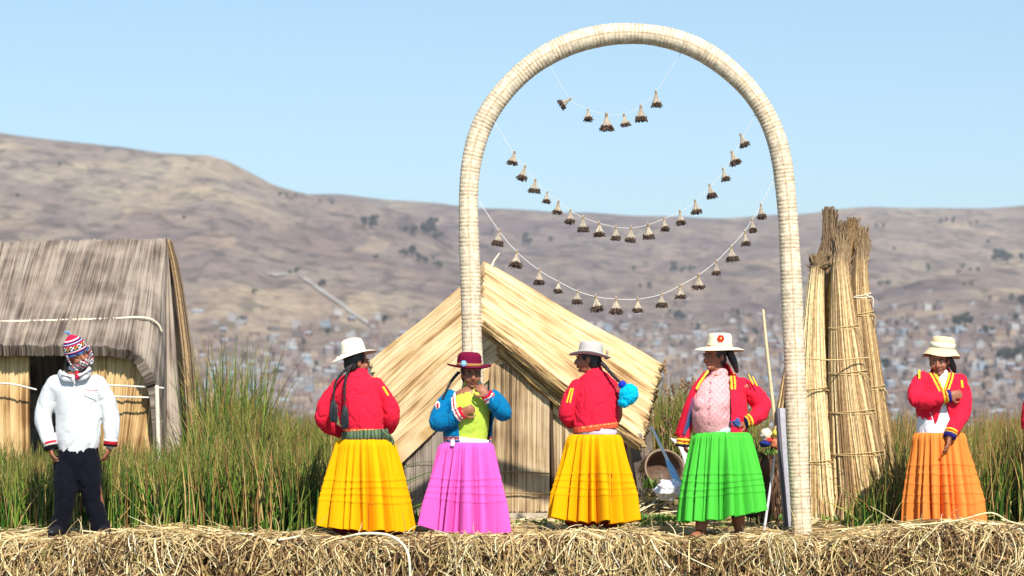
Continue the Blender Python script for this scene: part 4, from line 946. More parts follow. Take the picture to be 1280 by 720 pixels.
def head_matrix(c, yaw=0, pitch=0, roll=0):      # yaw>0 turns the face to photo right, pitch>0 looks down, roll>0 tilts the top to photo right
    return Matrix.Translation(Vector(c)) @ Matrix.Rotation(math.radians(roll), 4, 'Y') @ Matrix.Rotation(math.radians(yaw), 4, 'Z') @ Matrix.Rotation(math.radians(pitch), 4, 'X')
def tfm(M, p): return np.array(M @ Vector(p))
def head(mb, M, s=1.0):
    R3 = np.array(M.to_3x3())
    def E(c, r): ell(mb, tfm(M, np.array(c) * s), np.array(r) * s, R3, nu=14, nv=20)
    E((0, .012, .035), (.074, .092, .085)); E((0, -.012, -.02), (.062, .076, .075)); E((0, -.030, -.072), (.042, .045, .036))
    E((.036, -.058, -.026), (.026, .024, .028)); E((-.036, -.058, -.026), (.026, .024, .028)); E((0, -.072, -.085), (.020, .016, .016))
    for sx in (-1, 1): E((sx * .074, .012, -.008), (.009, .019, .031)); E((sx * .032, -.078, .024), (.024, .010, .009))
    tube(mb, [tfm(M, np.array(p) * s) for p in ((0, -.076, .022), (0, -.092, .0), (0, -.104, -.022), (0, -.088, -.032))], [.009 * s, .011 * s, .014 * s, .010 * s], n=12, seg=10)
    for sx in (-1, 1): E((sx * .013, -.088, -.027), (.010, .010, .009))
    E((0, -.078, -.052), (.026, .013, .012))
def face_parts(root, M, s=1.0):
    for sx in (-1, 1):
        mb = MB(); ell(mb, (0, 0, 0), (.0115 * s, .010 * s, .0060 * s), np.array(M.to_3x3()), nu=10, nv=14)
        f = tfm(M, (0, -1, 0)) - tfm(M, (0, 0, 0)); V = mb.V[0]; fr = (V @ f) / (.0085 * s)
        side_ = np.linalg.norm(V - np.outer(V @ f, f), axis=1)
        mb.C[0] = np.where((side_ < .0066 * s)[:, None] & (fr > 0)[:, None], (.02, .012, .01), (.26, .20, .17))
        o = mb.build("eye", M_skin, root); o.location = tuple(tfm(M, np.array((sx * .031, -.0815, .008)) * s))
        mb = MB(); tube(mb, [tfm(M, np.array(p) * s) for p in ((sx * .016, -.090, .026), (sx * .032, -.089, .031), (sx * .048, -.078, .026))], [.0035, .0045, .003], seg=6, col=(.015, .01, .01)); mb.build("eyebrow", M_hair, root)
    mb = MB(); tube(mb, [tfm(M, np.array(p) * s) for p in ((-.022, -.083, -.054), (-.008, -.0925, -.050), (.008, -.0925, -.050), (.022, -.083, -.054))], [.003, .0055, .0055, .003], n=12, seg=8, col=LIPS)
    tube(mb, [tfm(M, np.array(p) * s) for p in ((-.018, -.083, -.058), (0, -.092, -.061), (.018, -.083, -.058))], [.003, .006, .003], n=12, seg=8, col=LIPS); mb.build("mouth", M_skin, root)
def hair_cap(root, M, s=1.0, col=(.012, .010, .010)):
    mb = MB(); R3 = np.array(M.to_3x3())
    ell(mb, tfm(M, np.array((0, .022, .034)) * s), np.array((.081, .092, .086)) * s, R3, nu=18, nv=24); ell(mb, tfm(M, np.array((0, .045, -.02)) * s), np.array((.070, .062, .075)) * s, R3, nu=14, nv=20)
    def post(co, nr): return co + nr * (.002 * np.sin(co[:, 0] * 900 + co[:, 2] * 200))[:, None]
    Mi = np.array(M.inverted().to_3x3()); o_ = np.array(M.translation)
    def cut(c): q = (c - o_) @ Mi.T; return (q[:, 1] < -.040) & (q[:, 2] < .075) & (np.abs(q[:, 0]) < .068)
    return remesh(mb, "hair", M_hair, root, .006, 2, post, col, cut=cut)
def braid(root, pts, r0=.014, tassel=None, name="braid"):
    pts = [np.asarray(p, float) for p in pts]; mb = MB(); L_ = sum(np.linalg.norm(pts[i + 1] - pts[i]) for i in range(len(pts) - 1)); n_ = max(int(L_ / .011), 4)
    c = catmull(pts, n_)
    for i in range(n_):
        for sd in (-1, 1):
            a = i * 1.1; r = r0 * (1 - .35 * i / n_); ell(mb, c[i] + np.array([math.cos(a) * sd * r * .45, math.sin(a) * sd * r * .45, 0]), (r * .75, r * .75, r * .95), col=np.array((.014, .011, .011)) * (1 + .4 * sd), nu=6, nv=8)
    b = mb.build(name, M_hair, root)
    return b, c[-1]
def tassel_strands(parent, top, length, r, col, seed, name="braid_tassel", N=160, mat=None, up=.0):
    g = np.random.default_rng(seed); u = np.linspace(0, 1, 6)[None]; an = g.uniform(0, 6.28, (N, 1)); q = np.sqrt(g.random((N, 1))); env = np.interp(u, [0, .25, .7, 1], [.35, .8, 1, .9])
    Pn = np.stack([np.cos(an) * q * r * env, np.sin(an) * q * r * env, -length * u * g.uniform(.85, 1.05, (N, 1))], -1) + np.asarray(top) + g.normal(0, .002, (N, 6, 3))
    mb = MB(); strands(mb, Pn, np.full((N, 1), .0032), np.array(col) * g.uniform(.6, 1.4, (N, 1))); return mb.build(name, mat or M_hair, parent)

HATM = {}
def hat(root, M, prof, col, warp=None, band=None, bandcol=None, seg=72, name="hat", tone=None):
    mb = MB(); lathe(mb, prof, seg, M, warp, col=col); h = mb.build(name, M_felt, root)
    md = h.modifiers.new("thick", 'SOLIDIFY'); md.thickness = .004; md.offset = 0
    sb = h.modifiers.new("sub", 'SUBSURF'); sb.levels = 1; sb.render_levels = 1
    if band:
        mb = MB(); lathe(mb, band, seg, M, warp, col=bandcol); b_ = mb.build("hat_band", M_cloth, h)
        md = b_.modifiers.new("thick", 'SOLIDIFY'); md.thickness = .003
    return h

def skirt(root, waist, hem, w_r, h_r, col, np_=19, seed=0, tucks=(.46, .54, .62, .70), hemz=None, amp=.054, power=.50, col_hem=None):
    """waist (x,y,z) radii w_r; hem (x,y,z) radii h_r; hemz(theta)-> dz"""
    g = np.random.default_rng(seed); seg, nz_ = 720, 120; th = np.arange(seg) * 2 * math.pi / seg; t = np.linspace(0, 1, nz_)[:, None]
    ph = np_ * th + .6 * np.sin(3 * th + seed)
    nV = int(np_ * 1.25); t_i = (np.arange(nV) + g.uniform(-.34, .34, nV)) * 2 * math.pi / nV; drf = g.normal(0, .07, nV); hh = g.uniform(.35, 1.0, nV); sk = g.uniform(.35, .65, nV)
    w1 = np.zeros((nz_, seg))
    for iz in range(nz_):
        tt = iz / (nz_ - 1.0); b_ = t_i + drf * tt; be = np.r_[b_[-1] - 2 * math.pi, b_, b_[0] + 2 * math.pi]; be = np.sort(be)
        k = np.clip(np.searchsorted(be, th) - 1, 0, nV); k2 = np.where(th < be[0], 0, k)
        w_ = be[np.minimum(k2 + 1, nV + 1)] - be[k2]; u = np.clip((th - be[k2]) / np.maximum(w_, .02), 0, 1); th_hi = th >= be[-1]
        u = np.where(th_hi, (th - be[-1]) / (be[2] - be[1]), u)
        kk = k2 % nV; p_ = np.log(.5) / np.log(sk[kk]); s1 = np.sin(math.pi * np.clip(u, 0, 1) ** p_)
        w1[iz] = hh[kk] * np.clip(w_, .12, .42) / .28 * np.clip(s1, 0, 1) ** .9
    w1 = (w1 - .50) * 2.0
    w1 = w1 + .45 * sum(g.uniform(.3, .8) * np.sin(k * th + g.uniform(0, 6.28)) for k in (2, 3, 5))[None] * t
    fine = np.sin(np_ * 3.1 * th + 2 * np.sin(3 * th) + g.uniform(0, 6))[None]; fine2 = np.sin(np_ * 1.9 * th + 3)[None]
    A_ = amp * np.clip(t * 1.25 + .12, 0, 1)
    prof = t ** power
    h_r = (h_r[0] - .024, h_r[1] - .024); cx = waist[0] * (1 - t) + hem[0] * t; cy = waist[1] * (1 - t) + hem[1] * t
    rx = w_r[0] + (h_r[0] - w_r[0]) * prof; ry = w_r[1] + (h_r[1] - w_r[1]) * prof
    zz = waist[2] + (hem[2] - waist[2]) * t + np.zeros((1, seg))
    tuck = np.zeros((nz_, seg))
    for q0 in tucks:
        q = q0 + .010 * np.sin(th * 2 + q0 * 20 + seed)[None]
        tuck = tuck + .0042 * np.exp(-np.clip((q - t) / .030, 0, 9) ** 2) * (t <= q) 
    tuck = tuck * (1 + .3 * np.sin(th * 7 + seed))[None]
    rad = w1 * A_ + fine * (.0008 + .0022 * (1 - t) ** 3) + fine2 * .002 * t + tuck + .008 * np.exp(-((t - .05) / .06) ** 2)
    X = cx + (rx + rad) * np.cos(th)[None]; Y = cy + (ry + rad) * np.sin(th)[None]
    if hemz is not None: zz = zz + hemz(th)[None] * t ** 2
    zz = zz + .014 * w1 * t ** 3 
    c = np.tile(np.array(col), (nz_ * seg, 1)).reshape(nz_, seg, 3) * (1 + .05 * np.sin(ph * .5 + 1))[None, :, None]
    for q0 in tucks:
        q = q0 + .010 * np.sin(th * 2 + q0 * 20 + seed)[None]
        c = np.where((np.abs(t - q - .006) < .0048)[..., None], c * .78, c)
    mb = MB(); mb.add(np.stack([X, Y, zz], -1), grid_faces(nz_, seg, True, True), c.reshape(-1, 3)); o = mb.build("skirt", M_skirt, root)
    md = o.modifiers.new("thick", 'SOLIDIFY'); md.thickness = .004; md.offset = -1
    return o

def wrinkle(seed, amp=.006, sc=(9, 9, 7), dirn=None):
    def f(co, nr):
        a = fbm(co, sc, 3, seed); b = np.clip(1 - np.abs(fbm(co, (sc[0] * 1.0, sc[1] * 1.0, sc[2] * .75), 2, seed + 9)) * 4.5, 0, 1) ** 1.5
        c = np.clip(1 - np.abs(fbm(co, (sc[0] * 1.6, sc[1] * 1.6, sc[2] * 2.6), 1, seed + 31)) * 5, 0, 1) ** 2
        return co + nr * (amp * .6 * a - amp * .7 * b - amp * .22 * c)[:, None]
    return f

def cuff(parent, p, d, r, cols, name="cuff", w_=.012, flat=1.0):
    p = np.asarray(p, float); d = nrm_(d); mb = MB()
    for i, c in enumerate(cols):
        a = p + d * (i * w_); tube(mb, [a, a + d * w_ * .96], [r, r], n=3, seg=24, col=c, cap=False, smooth=False)
        k = mb.n
    o = mb.build(name, M_cloth, parent); md = o.modifiers.new("thick", 'SOLIDIFY'); md.thickness = .006; md.offset = 1
    return o

def strip(parent, pts, w_, th_, col, name="trim", side=(1, 0, 0), mat=None, colf=None, n=None):
    mb = MB(); tube(mb, pts, [(w_, th_)] * len(pts), n=n, seg=10, col=col, side=side, colf=colf); return mb.build(name, mat or M_cloth, parent)

class Fig:
    """one standing figure; q(px,py,dy) gives local coordinates from photo pixels at the figure's distance"""
    def __init__(s, bx, D, label, group=None, z0=None):
        s.D = D; s.bx = bx; s.z0 = float(islz((bx - 640) * D / F, D)) if z0 is None else z0
        s.loc = np.array([(bx - 640) * D / F, D, s.z0]); s.root = empty("person", s.loc, label, "person", group)
    def q(s, px, py, dy=0.0):
        d = s.D + dy; return np.array([(px - 640) * d / F, d, ZC - (py - HOR) * d / F]) - s.loc
    def torso(s, mb, rows):      # rows: (px, py, dy, rx, ry)
        tube(mb, [s.q(a, b_, c) for a, b_, c, _, _ in rows], [(rx, ry) for *_, rx, ry in rows], n=len(rows) * 5, seg=28, side=(1, 0, 0))
    def leg(s, mb, hip, ankle, kx=0, toe=(0, -1, 0), r=(.085, .055, .036), knee_dy=-.02):
        h, a = np.asarray(hip, float), np.asarray(ankle, float); a = a.copy(); a[2] = .075
        k = (h + a) / 2 + [kx, knee_dy, .01]; tube(mb, [h, (h + k) / 2, k, (k * .6 + a * .4) + [0, .01, 0], a], [r[0], r[0] * .8, r[1], r[1] * .95, r[2]], n=24, seg=16)
        t = nrm_(toe); f0 = a + [0, 0, -.040]; tube(mb, [f0 - t * .045, f0, f0 + t * .075 + [0, 0, -.010], f0 + t * .135 + [0, 0, -.016]], [(.030, .032), (.034, .036), (.042, .026), (.034, .018)], n=14, seg=14, side=np.cross(t, [0, 0, 1]))

RED = np.array(lin(228, 34, 62)); REDF = np.array(lin(226, 20, 52))
YEL = lin(250, 205, 60); WHT = lin(240, 236, 228)

# ---- 1. man in the white fleece
f = Fig(100, 20.0, "man in white fleece, black trousers and striped earflap knit cap by the left hut"); r = f.root; q = f.q
HM = head_matrix(q(97, 444, -.02), yaw=26, pitch=20, roll=-27)
mb = MB(); head(mb, HM); f.torso(mb, [(96, 585, .02, .13, .10), (97, 555, .02, .135, .10), (97, 520, .02, .145, .105), (95, 490, .02, .16, .105), (94, 476, .02, .13, .08), (94, 468, .0, .07, .06)])
tube(mb, [q(94, 474, .03), q(95, 462, .01), q(97, 450, -.01)], [.062, .055, .055])
LS, LE, LW = q(66, 482), q(53, 524, .04), q(62, 560, -.02); RS, RE, RW = q(124, 481), q(139, 524, .05), q(137, 557, .0)
tube(mb, [LS, LE, LW], [.042, .038, .028]); tube(mb, [RS, RE, RW], [.042, .038, .028])
hand(mb, LW, q(67, 574, -.05) - LW, (1, .3, 0), .5, -1); hand(mb, RW, q(133, 572, -.0) - RW, (-1, .3, 0), .5, 1)
f.leg(mb, q(84, 580, .02), q(74, 665, -.03), toe=(-.25, -1, 0)); f.leg(mb, q(112, 580, .02), q(127, 662, .05), toe=(.5, -1, 0))
remesh(mb, "body", M_skin, r, .005, 3, None, SKIN); face_parts(r, HM)
mb = MB(); f.torso(mb, [(97, 561, .02, .158, .125), (98, 548, .02, .175, .140), (98, 525, .02, .178, .140), (97, 500, .02, .185, .142), (95, 484, .02, .192, .125), (94, 472, .03, .130, .095), (95, 465, .02, .080, .075)])
tube(mb, [q(70, 481, .01), q(60, 500, .03), q(54, 525, .03), q(60, 550, -.01), q(63, 558, -.02)], [.086, .078, .071, .058, .043]); tube(mb, [q(120, 481, .01), q(132, 500, .03), q(139, 525, .03), q(139, 548, 0), q(138, 556, 0)], [.086, .078, .071, .058, .043])
FL = np.array((.66, .67, .67))
jk = remesh(mb, "fleece", M_fleece, r, .010, 3, wrinkle(3, .010, (7, 7, 5)), FL)
cuff(jk, q(62.4, 553, -.015), q(67, 572, -.03) - q(62.4, 553, -.015), .050, [lin(205, 30, 50), WHT, lin(20, 18, 20), lin(20, 18, 20)], w_=.014)
cuff(jk, q(138.5, 550, 0), q(137, 568, 0) - q(138.5, 550, 0), .050, [WHT, lin(205, 30, 50), lin(205, 30, 50), lin(20, 18, 20)], w_=.012)
# collar, zip pull, chest stitching
strip(jk, [q(74, 466, -.03), q(80, 472, -.12), q(92, 473, -.14)], .030, .010, FL, "collar", side=(.3, 0, 1)); strip(jk, [q(98, 472, -.14), q(107, 469, -.12), q(113, 462, -.03)], .030, .010, FL, "collar", side=(-.3, 0, 1))
strip(jk, [q(77, 469, -.12), q(90, 472, -.165)], .004, .004, lin(120, 100, 100), "collar_edge"); strip(jk, [q(100, 471, -.165), q(111, 464, -.12)], .004, .004, lin(120, 100, 100), "collar_edge")
mb = MB(); ell(mb, q(97, 472, -.15), (.018, .012, .016), col=lin(214, 30, 70)); tube(mb, [q(96, 466, -.10), q(97, 470, -.14)], [.018, .012], seg=10, col=lin(190, 40, 50)); mb.build("red_neck_cloth", M_cloth, jk)
strip(jk, [q(106, 487, -.155), q(114, 488.5, -.15), q(122, 487.5, -.14)], .003, .004, lin(226, 90, 100), "chest_stitching", side=(0, 0, 1))
mb = MB(); f.torso(mb, [(97, 595, .02, .10, .09), (98, 575, .02, .160, .125), (98, 560, .02, .158, .12)])
def trouser(hip, knee, ank): tube(mb, [hip, (hip + knee) / 2 + [0, -.01, 0], knee, (knee + ank) / 2, ank], [.105, .098, .085, .078, .080], n=30, seg=20)
trouser(q(84, 580, .02), q(82, 622, -.02), q(74, 664, 0)); trouser(q(111, 580, .02), q(115, 620, .02), q(126, 660, .05))
remesh(mb, "trousers", M_cloth, r, .011, 2, wrinkle(5, .012, (8, 8, 5)), lin(14, 15, 26))
for a, t in ((q(74, 668, -.03), (-.25, -1, 0)), (q(127, 666, .05), (.5, -1, 0))):
    a = a.copy(); a[2] = .042; t = nrm_(t); mb = MB(); tube(mb, [a - t * .07, a, a + t * .09 + [0, 0, -.008], a + t * .16 + [0, 0, -.016]], [(.042, .044), (.046, .050), (.050, .034), (.036, .024)], n=16, seg=14, side=np.cross(t, [0, 0, 1]), col=lin(30, 28, 30)); mb.build("shoe", M_plain, r)
def mk(V):
    Mi = np.array(HM.inverted()); Q = V @ Mi[:3, :3].T + Mi[:3, 3]; a = np.floor(np.arctan2(Q[:, 0], -Q[:, 1]) * 7 + 20) + np.floor(Q[:, 2] * 70 + 30); pal = np.array([lin(228, 222, 214), lin(200, 40, 84), lin(40, 92, 92), lin(226, 214, 204), lin(34, 36, 60)]); return pal[(a % 5).astype(int)]
mb = MB(); R3_ = np.array(HM.to_3x3()); ell(mb, tfm(HM, (0, -.020, -.062)), (.068, .078, .052), R3_, nu=20, nv=30); ell(mb, tfm(HM, (0, -.055, -.048)), (.045, .052, .036), R3_, nu=16, nv=24)
remesh(mb, "face_scarf", M_fleece, r, .005, 2, wrinkle(12, .004, (30, 30, 30)), mk)
# knit cap with earflaps
def knit(V):
    Mi = np.array(HM.inverted()); Q = V @ Mi[:3, :3].T + Mi[:3, 3]; z = Q[:, 2]; a = np.arctan2(Q[:, 0], -Q[:, 1])
    C = np.tile(lin(226, 220, 210), (len(V), 1)); N_, B_, P_, K_, O_ = lin(34, 38, 104), lin(70, 130, 190), lin(196, 30, 66), lin(20, 18, 28), lin(206, 134, 60)
    for z0, z1, c in ((-1, .032, B_), (.032, .046, N_), (.046, .053, P_), (.053, .060, WHT), (.060, .069, N_), (.100, .108, P_), (.108, .115, N_), (.115, .120, WHT), (.120, .130, N_), (.130, .137, P_), (.137, .143, WHT), (.143, .3, P_)):
        C[(z >= z0) & (z < z1)] = c
    md = (z >= .068) & (z < .100); chk = (np.floor(a * 5.5) + np.floor((z - .068) / .011)) % 2 > 0; C[md & chk] = K_; C[md & ~chk] = np.where((np.floor(a[md & ~chk] * 2.75) % 2 > 0)[:, None], O_, WHT)
    return C
mb = MB(); prof = [(.086, .018), (.093, .022), (.095, .045), (.095, .07), (.088, .10), (.070, .128), (.045, .150), (.020, .168), (.006, .178)]
pf = catmull(np.array(prof + [(0, 0)])[:-1], 60)
lathe(mb, pf, 72, HM, col=(1, 1, 1)); mb.V[0] = mb.V[0]; mb.C[0] = knit(mb.V[0]); cap = mb.build("knit_cap", M_fleece, r); md = cap.modifiers.new("t", 'SOLIDIFY'); md.thickness = .006
mb = MB(); tube(mb, [tfm(HM, (0, 0, .170)), tfm(HM, (-.008, 0, .20)), tfm(HM, (-.035, 0, .212))], [.010, .012, .006], seg=8, col=lin(110, 150, 190)); mb.build("cap_tassel", M_fleece, cap)
for sx in (-1, 1):
    mb = MB(); pts = [tfm(HM, (sx * .088, .0, .03)), tfm(HM, (sx * .087, -.014, -.03)), tfm(HM, (sx * .070, -.040, -.085)), tfm(HM, (sx * .055, -.055, -.105))]
    def ec(v, sx=sx):
        k = tfm(HM.inverted(), v); i = int(k[2] * 85 + 50) + int((k[1]) * 60 + 20); return [lin(222, 216, 208), lin(214, 40, 80), lin(40, 90, 90), lin(230, 220, 214), lin(50, 60, 130)][i % 5]
    tube(mb, pts, [(.052, .008), (.050, .008), (.034, .008), (.010, .008)], n=30, seg=24, side=tfm(HM, (.25 * sx, -1, 0)) - tfm(HM, (0, 0, 0)), colf=ec); mb.build("earflap", M_fleece, cap)
mb = MB()
for sx in (-1, 1):
    tube(mb, [tfm(HM, (sx * .058, -.055, -.10)), tfm(HM, (sx * .03, -.11, -.125)), q(97, 472, -.17)], [.004] * 3, seg=6, col=lin(60, 50, 60))
mb.build("cap_cord", M_cord, cap)
mb = MB(); f.torso(mb, [(94, 474, .05, .10, .07), (95, 466, .03, .095, .08), (95, 457, .03, .095, .085), (96, 448, .03, .085, .07)]); remesh(mb, "neck_scarf", M_fleece, r, .010, 2, wrinkle(6, .006, (14, 14, 14)), lin(70, 58, 48), cut=lambda c: (c[:, 2] > q(0, 462)[2]) & (c[:, 1] < -.035))

# ---- woman builder bits
def woman_body(f, HM, torso_rows, arms, hands, legs, neck, skin=SKIN):
    mb = MB(); head(mb, HM, .98); f.torso(mb, torso_rows); tube(mb, neck, [.055, .048, .050])
    for a in arms: tube(mb, a, [.050, .040, .036, .026][:len(a)] if len(a) == 4 else [.050, .038, .026])
    for h in hands: hand(mb, *h)
    for l in legs: f.leg(mb, *l[:2], **l[2])
    o = remesh(mb, "body", M_skin, f.root, .005, 3, None, skin); face_parts(f.root, HM, .98); return o
def hemc(f, zf, base=None):
    base = RED if base is None else base
    def g(co):
        C = np.tile(base, (len(co), 1)); d = co[:, 2] - zf(co[:, 0])
        C[(d < .024)] = lin(226, 92, 60); C[(d < .020) & (d > .013) & (np.sin(co[:, 0] * 160 + co[:, 1] * 120) > -.4)] = lin(238, 190, 110)
        return C
    return g
def jacket(f, rows, sleeves, col, seed, cut=None, amp=.013, vox=.006, name="jacket", base_blue=False):
    mb = MB(); f.torso(mb, rows)
    if cut is None:
        for p, rr in sleeves: tube(mb, p, rr, n=36, seg=20)
        return remesh(mb, name, M_cloth, f.root, vox, 3, wrinkle(seed, amp), col)
    body = remesh(mb, name, M_cloth, f.root, vox, 3, wrinkle(seed, amp), col, solid=.010, cut=cut)
    for p, rr in sleeves:
        rr = [v * (.93 if i_ < len(rr) - 1 else 1) for i_, v in enumerate(rr)]
        m2 = MB(); tube(m2, p, rr, n=36, seg=20); remesh(m2, "sleeve", M_cloth, body, .010, 3, wrinkle(seed + 3, amp), RED if callable(col) and not base_blue else (BLU if base_blue else col))
    return body

# ---- 2. first yellow skirt, back turned, white hat
f = Fig(458, 20.0, "woman seen from behind, cream hat, red jacket, yellow skirt, two long black braids"); r = f.root; q = f.q
HM = head_matrix(q(446, 453, .0), yaw=118, pitch=2, roll=0)
woman_body(f, HM, [(458, 590, 0, .17, .13), (457, 560, 0, .14, .11), (455, 535, 0, .135, .11), (450, 500, 0, .15, .11), (447, 478, 0, .15, .09), (446, 470, 0, .08, .07)],
    [[q(420, 484), q(406, 522, .02), q(428, 540, .20)], [q(474, 484), q(490, 522, .04), q(478, 540, .20)]],
    [(q(428, 540, .20), (1, .3, 0), (0, -1, 0), .5, 1), (q(478, 540, .20), (-1, .3, 0), (0, -1, 0), .5, -1)],
    [(q(445, 590), q(438, 668), dict(toe=(.3, 1, 0))), (q(472, 590), q(492, 668), dict(toe=(.4, 1, 0)))], [q(447, 478, .02), q(447, 466, .01), q(446, 456, 0)])
jk = jacket(f, [(455, 548, .0, .150, .125), (454, 534, 0, .168, .145), (451, 512, 0, .186, .155), (448, 490, 0, .182, .140), (447, 476, .0, .165, .105), (447, 467, .01, .085, .075)],
    [([q(424, 482, 0), q(411, 500, 0), q(404, 520, .02), q(412, 534, .10), q(424, 541, .17)], [.072, .076, .076, .066, .045]), ([q(470, 482, 0), q(482, 500, 0), q(489, 519, .02), q(485, 534, .10), q(476, 541, .17)], [.074, .078, .078, .068, .045])], hemc(f, lambda x: q(0, 540)[2] + 0 * x), 11, lambda c: c[:, 2] < q(0, 541)[2])
strip(jk, [q(479, 484, -.068), q(485, 494, -.062)], .010, .006, YEL, "sleeve_badge", side=(1, 0, 0))
def beltc(v): return np.array(lin(46, 66, 52)) if (int(v[0] * 70 + v[2] * 50 + 500) % 2) else np.array(lin(110, 128, 92))
mb = MB(); tube(mb, [q(457, 552, 0), q(456, 538, 0)], [(.196, .156), (.182, .150)], n=14, seg=90, side=(1, 0, 0), cap=False, smooth=False, colf=beltc); mb.build("woven_belt", M_cloth, r)
strip(r, [q(480, 541, -.10), q(488, 549, -.08), q(490, 559, -.06)], .024, .008, (.1, .1, .1), "belt_end", side=(1, .3, -.4), colf=beltc)
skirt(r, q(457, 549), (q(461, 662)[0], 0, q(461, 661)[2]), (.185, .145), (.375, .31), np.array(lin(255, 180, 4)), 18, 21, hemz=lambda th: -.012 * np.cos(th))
skirt(r, q(458, 590), (q(461, 662)[0], .02, q(461, 667)[2]), (.20, .18), (.28, .24), lin(110, 24, 34), 14, 22, tucks=(), amp=.02)["label"] = "dark red underskirt"
hair_cap(r, HM)
WH = lin(240, 230, 206)
def w1(V, th):
    rr = np.hypot(V[..., 0], V[..., 1]); k = np.clip((rr - .10) / .09, 0, 1); V = V.copy(); V[..., 2] += k * (.010 * np.cos(th * 2)[None] - .012 * np.sin(th)[None]); return V
hp = catmull(np.array([(.185, -.022), (.165, -.012), (.13, -.002), (.102, .008), (.096, .030), (.093, .062), (.086, .092), (.070, .110), (.040, .119), (.002, .121)]), 40)
hm = head_matrix(q(442, 442, .01), yaw=118, roll=-15, pitch=4); hat(r, hm, hp, WH, w1, [(.1035, .010), (.100, .020), (.0985, .030)], lin(232, 222, 196))
mb = MB(); ell(mb, q(423, 448, -.06), (.018, .018, .015), col=WH); ell(mb, q(427, 445, -.07), (.014, .012, .012), col=WH); mb.build("hat_knot", M_felt, r)
for k, pts in enumerate(([q(440, 456, -.09), q(428, 466, -.13), q(419, 480, -.16), q(417, 502, -.17)], [q(438, 458, -.10), q(433, 470, -.14), q(431, 485, -.17), q(431, 510, -.18)])):
    b_, e_ = braid(r, pts, .013); tassel_strands(b_, e_ + [0, 0, .01], .165, .030, lin(34, 40, 44), 30 + k)

# ---- 3. pink skirt, maroon hat, blue jacket, hand at her chin
f = Fig(585, 19.9, "woman in maroon hat, blue jacket, lime blouse and pink skirt, hand at her chin"); r = f.root; q = f.q
HM = head_matrix(q(589, 468, -.02), yaw=12, pitch=8, roll=0)
LW, RW = q(577, 516, -.20), q(609, 494, -.20)
woman_body(f, HM, [(582, 590, 0, .17, .13), (584, 555, 0, .13, .11), (585, 530, 0, .135, .11), (587, 510, 0, .145, .115), (588, 496, 0, .14, .09), (589, 486, 0, .07, .065)],
    [[q(560, 500), q(548, 528, -.02), LW], [q(617, 498), q(632, 516, -.08), RW]],
    [(LW, q(588, 512, -.22) - LW, (.2, 1, .2), 1.5, -1), (RW, q(599, 484, -.19) - RW, (-.5, .8, .2), 1.1, 1)],
    [(q(572, 590), q(566, 668), dict(toe=(-.2, -1, 0))), (q(600, 590), q(606, 668), dict(toe=(.2, -1, 0)))], [q(588, 494, .02), q(589, 484, .01), q(589, 474, 0)])
LIME = lin(188, 212, 78)
mb = MB(); f.torso(mb, [(583, 556, 0, .150, .130), (585, 540, 0, .158, .140), (587, 518, -.01, .160, .150), (588, 502, 0, .160, .125), (589, 492, 0, .11, .085), (589, 484, 0, .066, .062), (589, 480, 0, .060, .058)])
remesh(mb, "blouse", M_cloth, r, .009, 3, wrinkle(31, .008), LIME)
BLU = np.array(lin(0, 112, 162))
def cut(c): return (c[:, 1] < -.01) & (c[:, 0] > q(574, 0)[0] - (c[:, 2] - q(0, 545)[2]) * .10) & (c[:, 0] < q(616, 0)[0]) | ((c[:, 1] < .04) & (c[:, 2] > q(0, 489)[2]))
def trim3(co):
    C = np.tile(BLU, (len(co), 1)); e = q(574, 0)[0] - (co[:, 2] - q(0, 545)[2]) * .10; d = e - co[:, 0]; fr = co[:, 1] < -.03; up = co[:, 2] > q(0, 520)[2]
    C[fr & up & (d < .034) & (d > -.05)] = WHT; C[fr & up & (d < .022) & (d > .012)] = lin(200, 40, 50)
    z = co[:, 2] - q(0, 552)[2]; C[z < .040] = lin(196, 150, 150); C[(z < .034) & (z > .024)] = lin(160, 40, 70); C[z < .012] = BLU * .7
    return C
jk = jacket(f, [(583, 552, 0, .185, .155), (584, 545, 0, .192, .165), (586, 522, 0, .196, .168), (588, 503, 0, .190, .135), (589, 492, .0, .140, .10), (589, 486, 0, .09, .075)],
    [([q(563, 497, 0), q(553, 512, -.02), q(548, 528, -.07), q(560, 527, -.14), q(572, 519, -.19)], [.070, .082, .082, .068, .048]), ([q(615, 496, 0), q(624, 506, -.03), q(629, 516, -.10), q(620, 507, -.17), q(611, 497, -.20)], [.070, .080, .078, .066, .046])], trim3, 33, cut, base_blue=True)
for p_, d_, cs in ((q(571.5, 519.5, -.19), q(578, 515.5, -.205) - q(571.5, 519.5, -.19), [WHT, lin(206, 30, 50), WHT, lin(206, 30, 50)]), (q(613.5, 499.5, -.19), q(609, 494, -.20) - q(613.5, 499.5, -.19), [WHT, lin(206, 30, 50), WHT, lin(206, 30, 50)])): cuff(jk, p_, d_, .047, cs, w_=.013)
mb = MB(); ell(mb, q(547, 507, -.085), (.020, .012, .036), col=WHT); ell(mb, q(547, 507, -.094), (.010, .010, .024), col=lin(200, 60, 60)); mb.build("sleeve_badge", M_cloth, jk)
mb = MB(); tube(mb, [q(583, 556, 0), q(584, 547, 0)], [(.180, .152), (.172, .148)], n=6, seg=40, side=(1, 0, 0), cap=False, smooth=False, col=lin(244, 226, 226)); mb.build("sash", M_cloth, r)
strip(r, [q(566, 551, -.148), q(566, 554, -.165), q(565, 557, -.175)], .016, .004, lin(214, 216, 246), "sash_end", n=8)
skirt(r, q(583, 553), (q(580, 668)[0], 0, q(580, 668)[2]), (.178, .15), (.345, .30), np.array(lin(248, 104, 198)), 19, 41, hemz=lambda th: .07 * np.clip(-np.cos(th), 0, 1) ** 1.5 + .03 * np.clip(np.sin(th), 0, 1), tucks=(.40, .48, .56, .64))
hair_cap(r, HM)
MAR = lin(112, 18, 52)
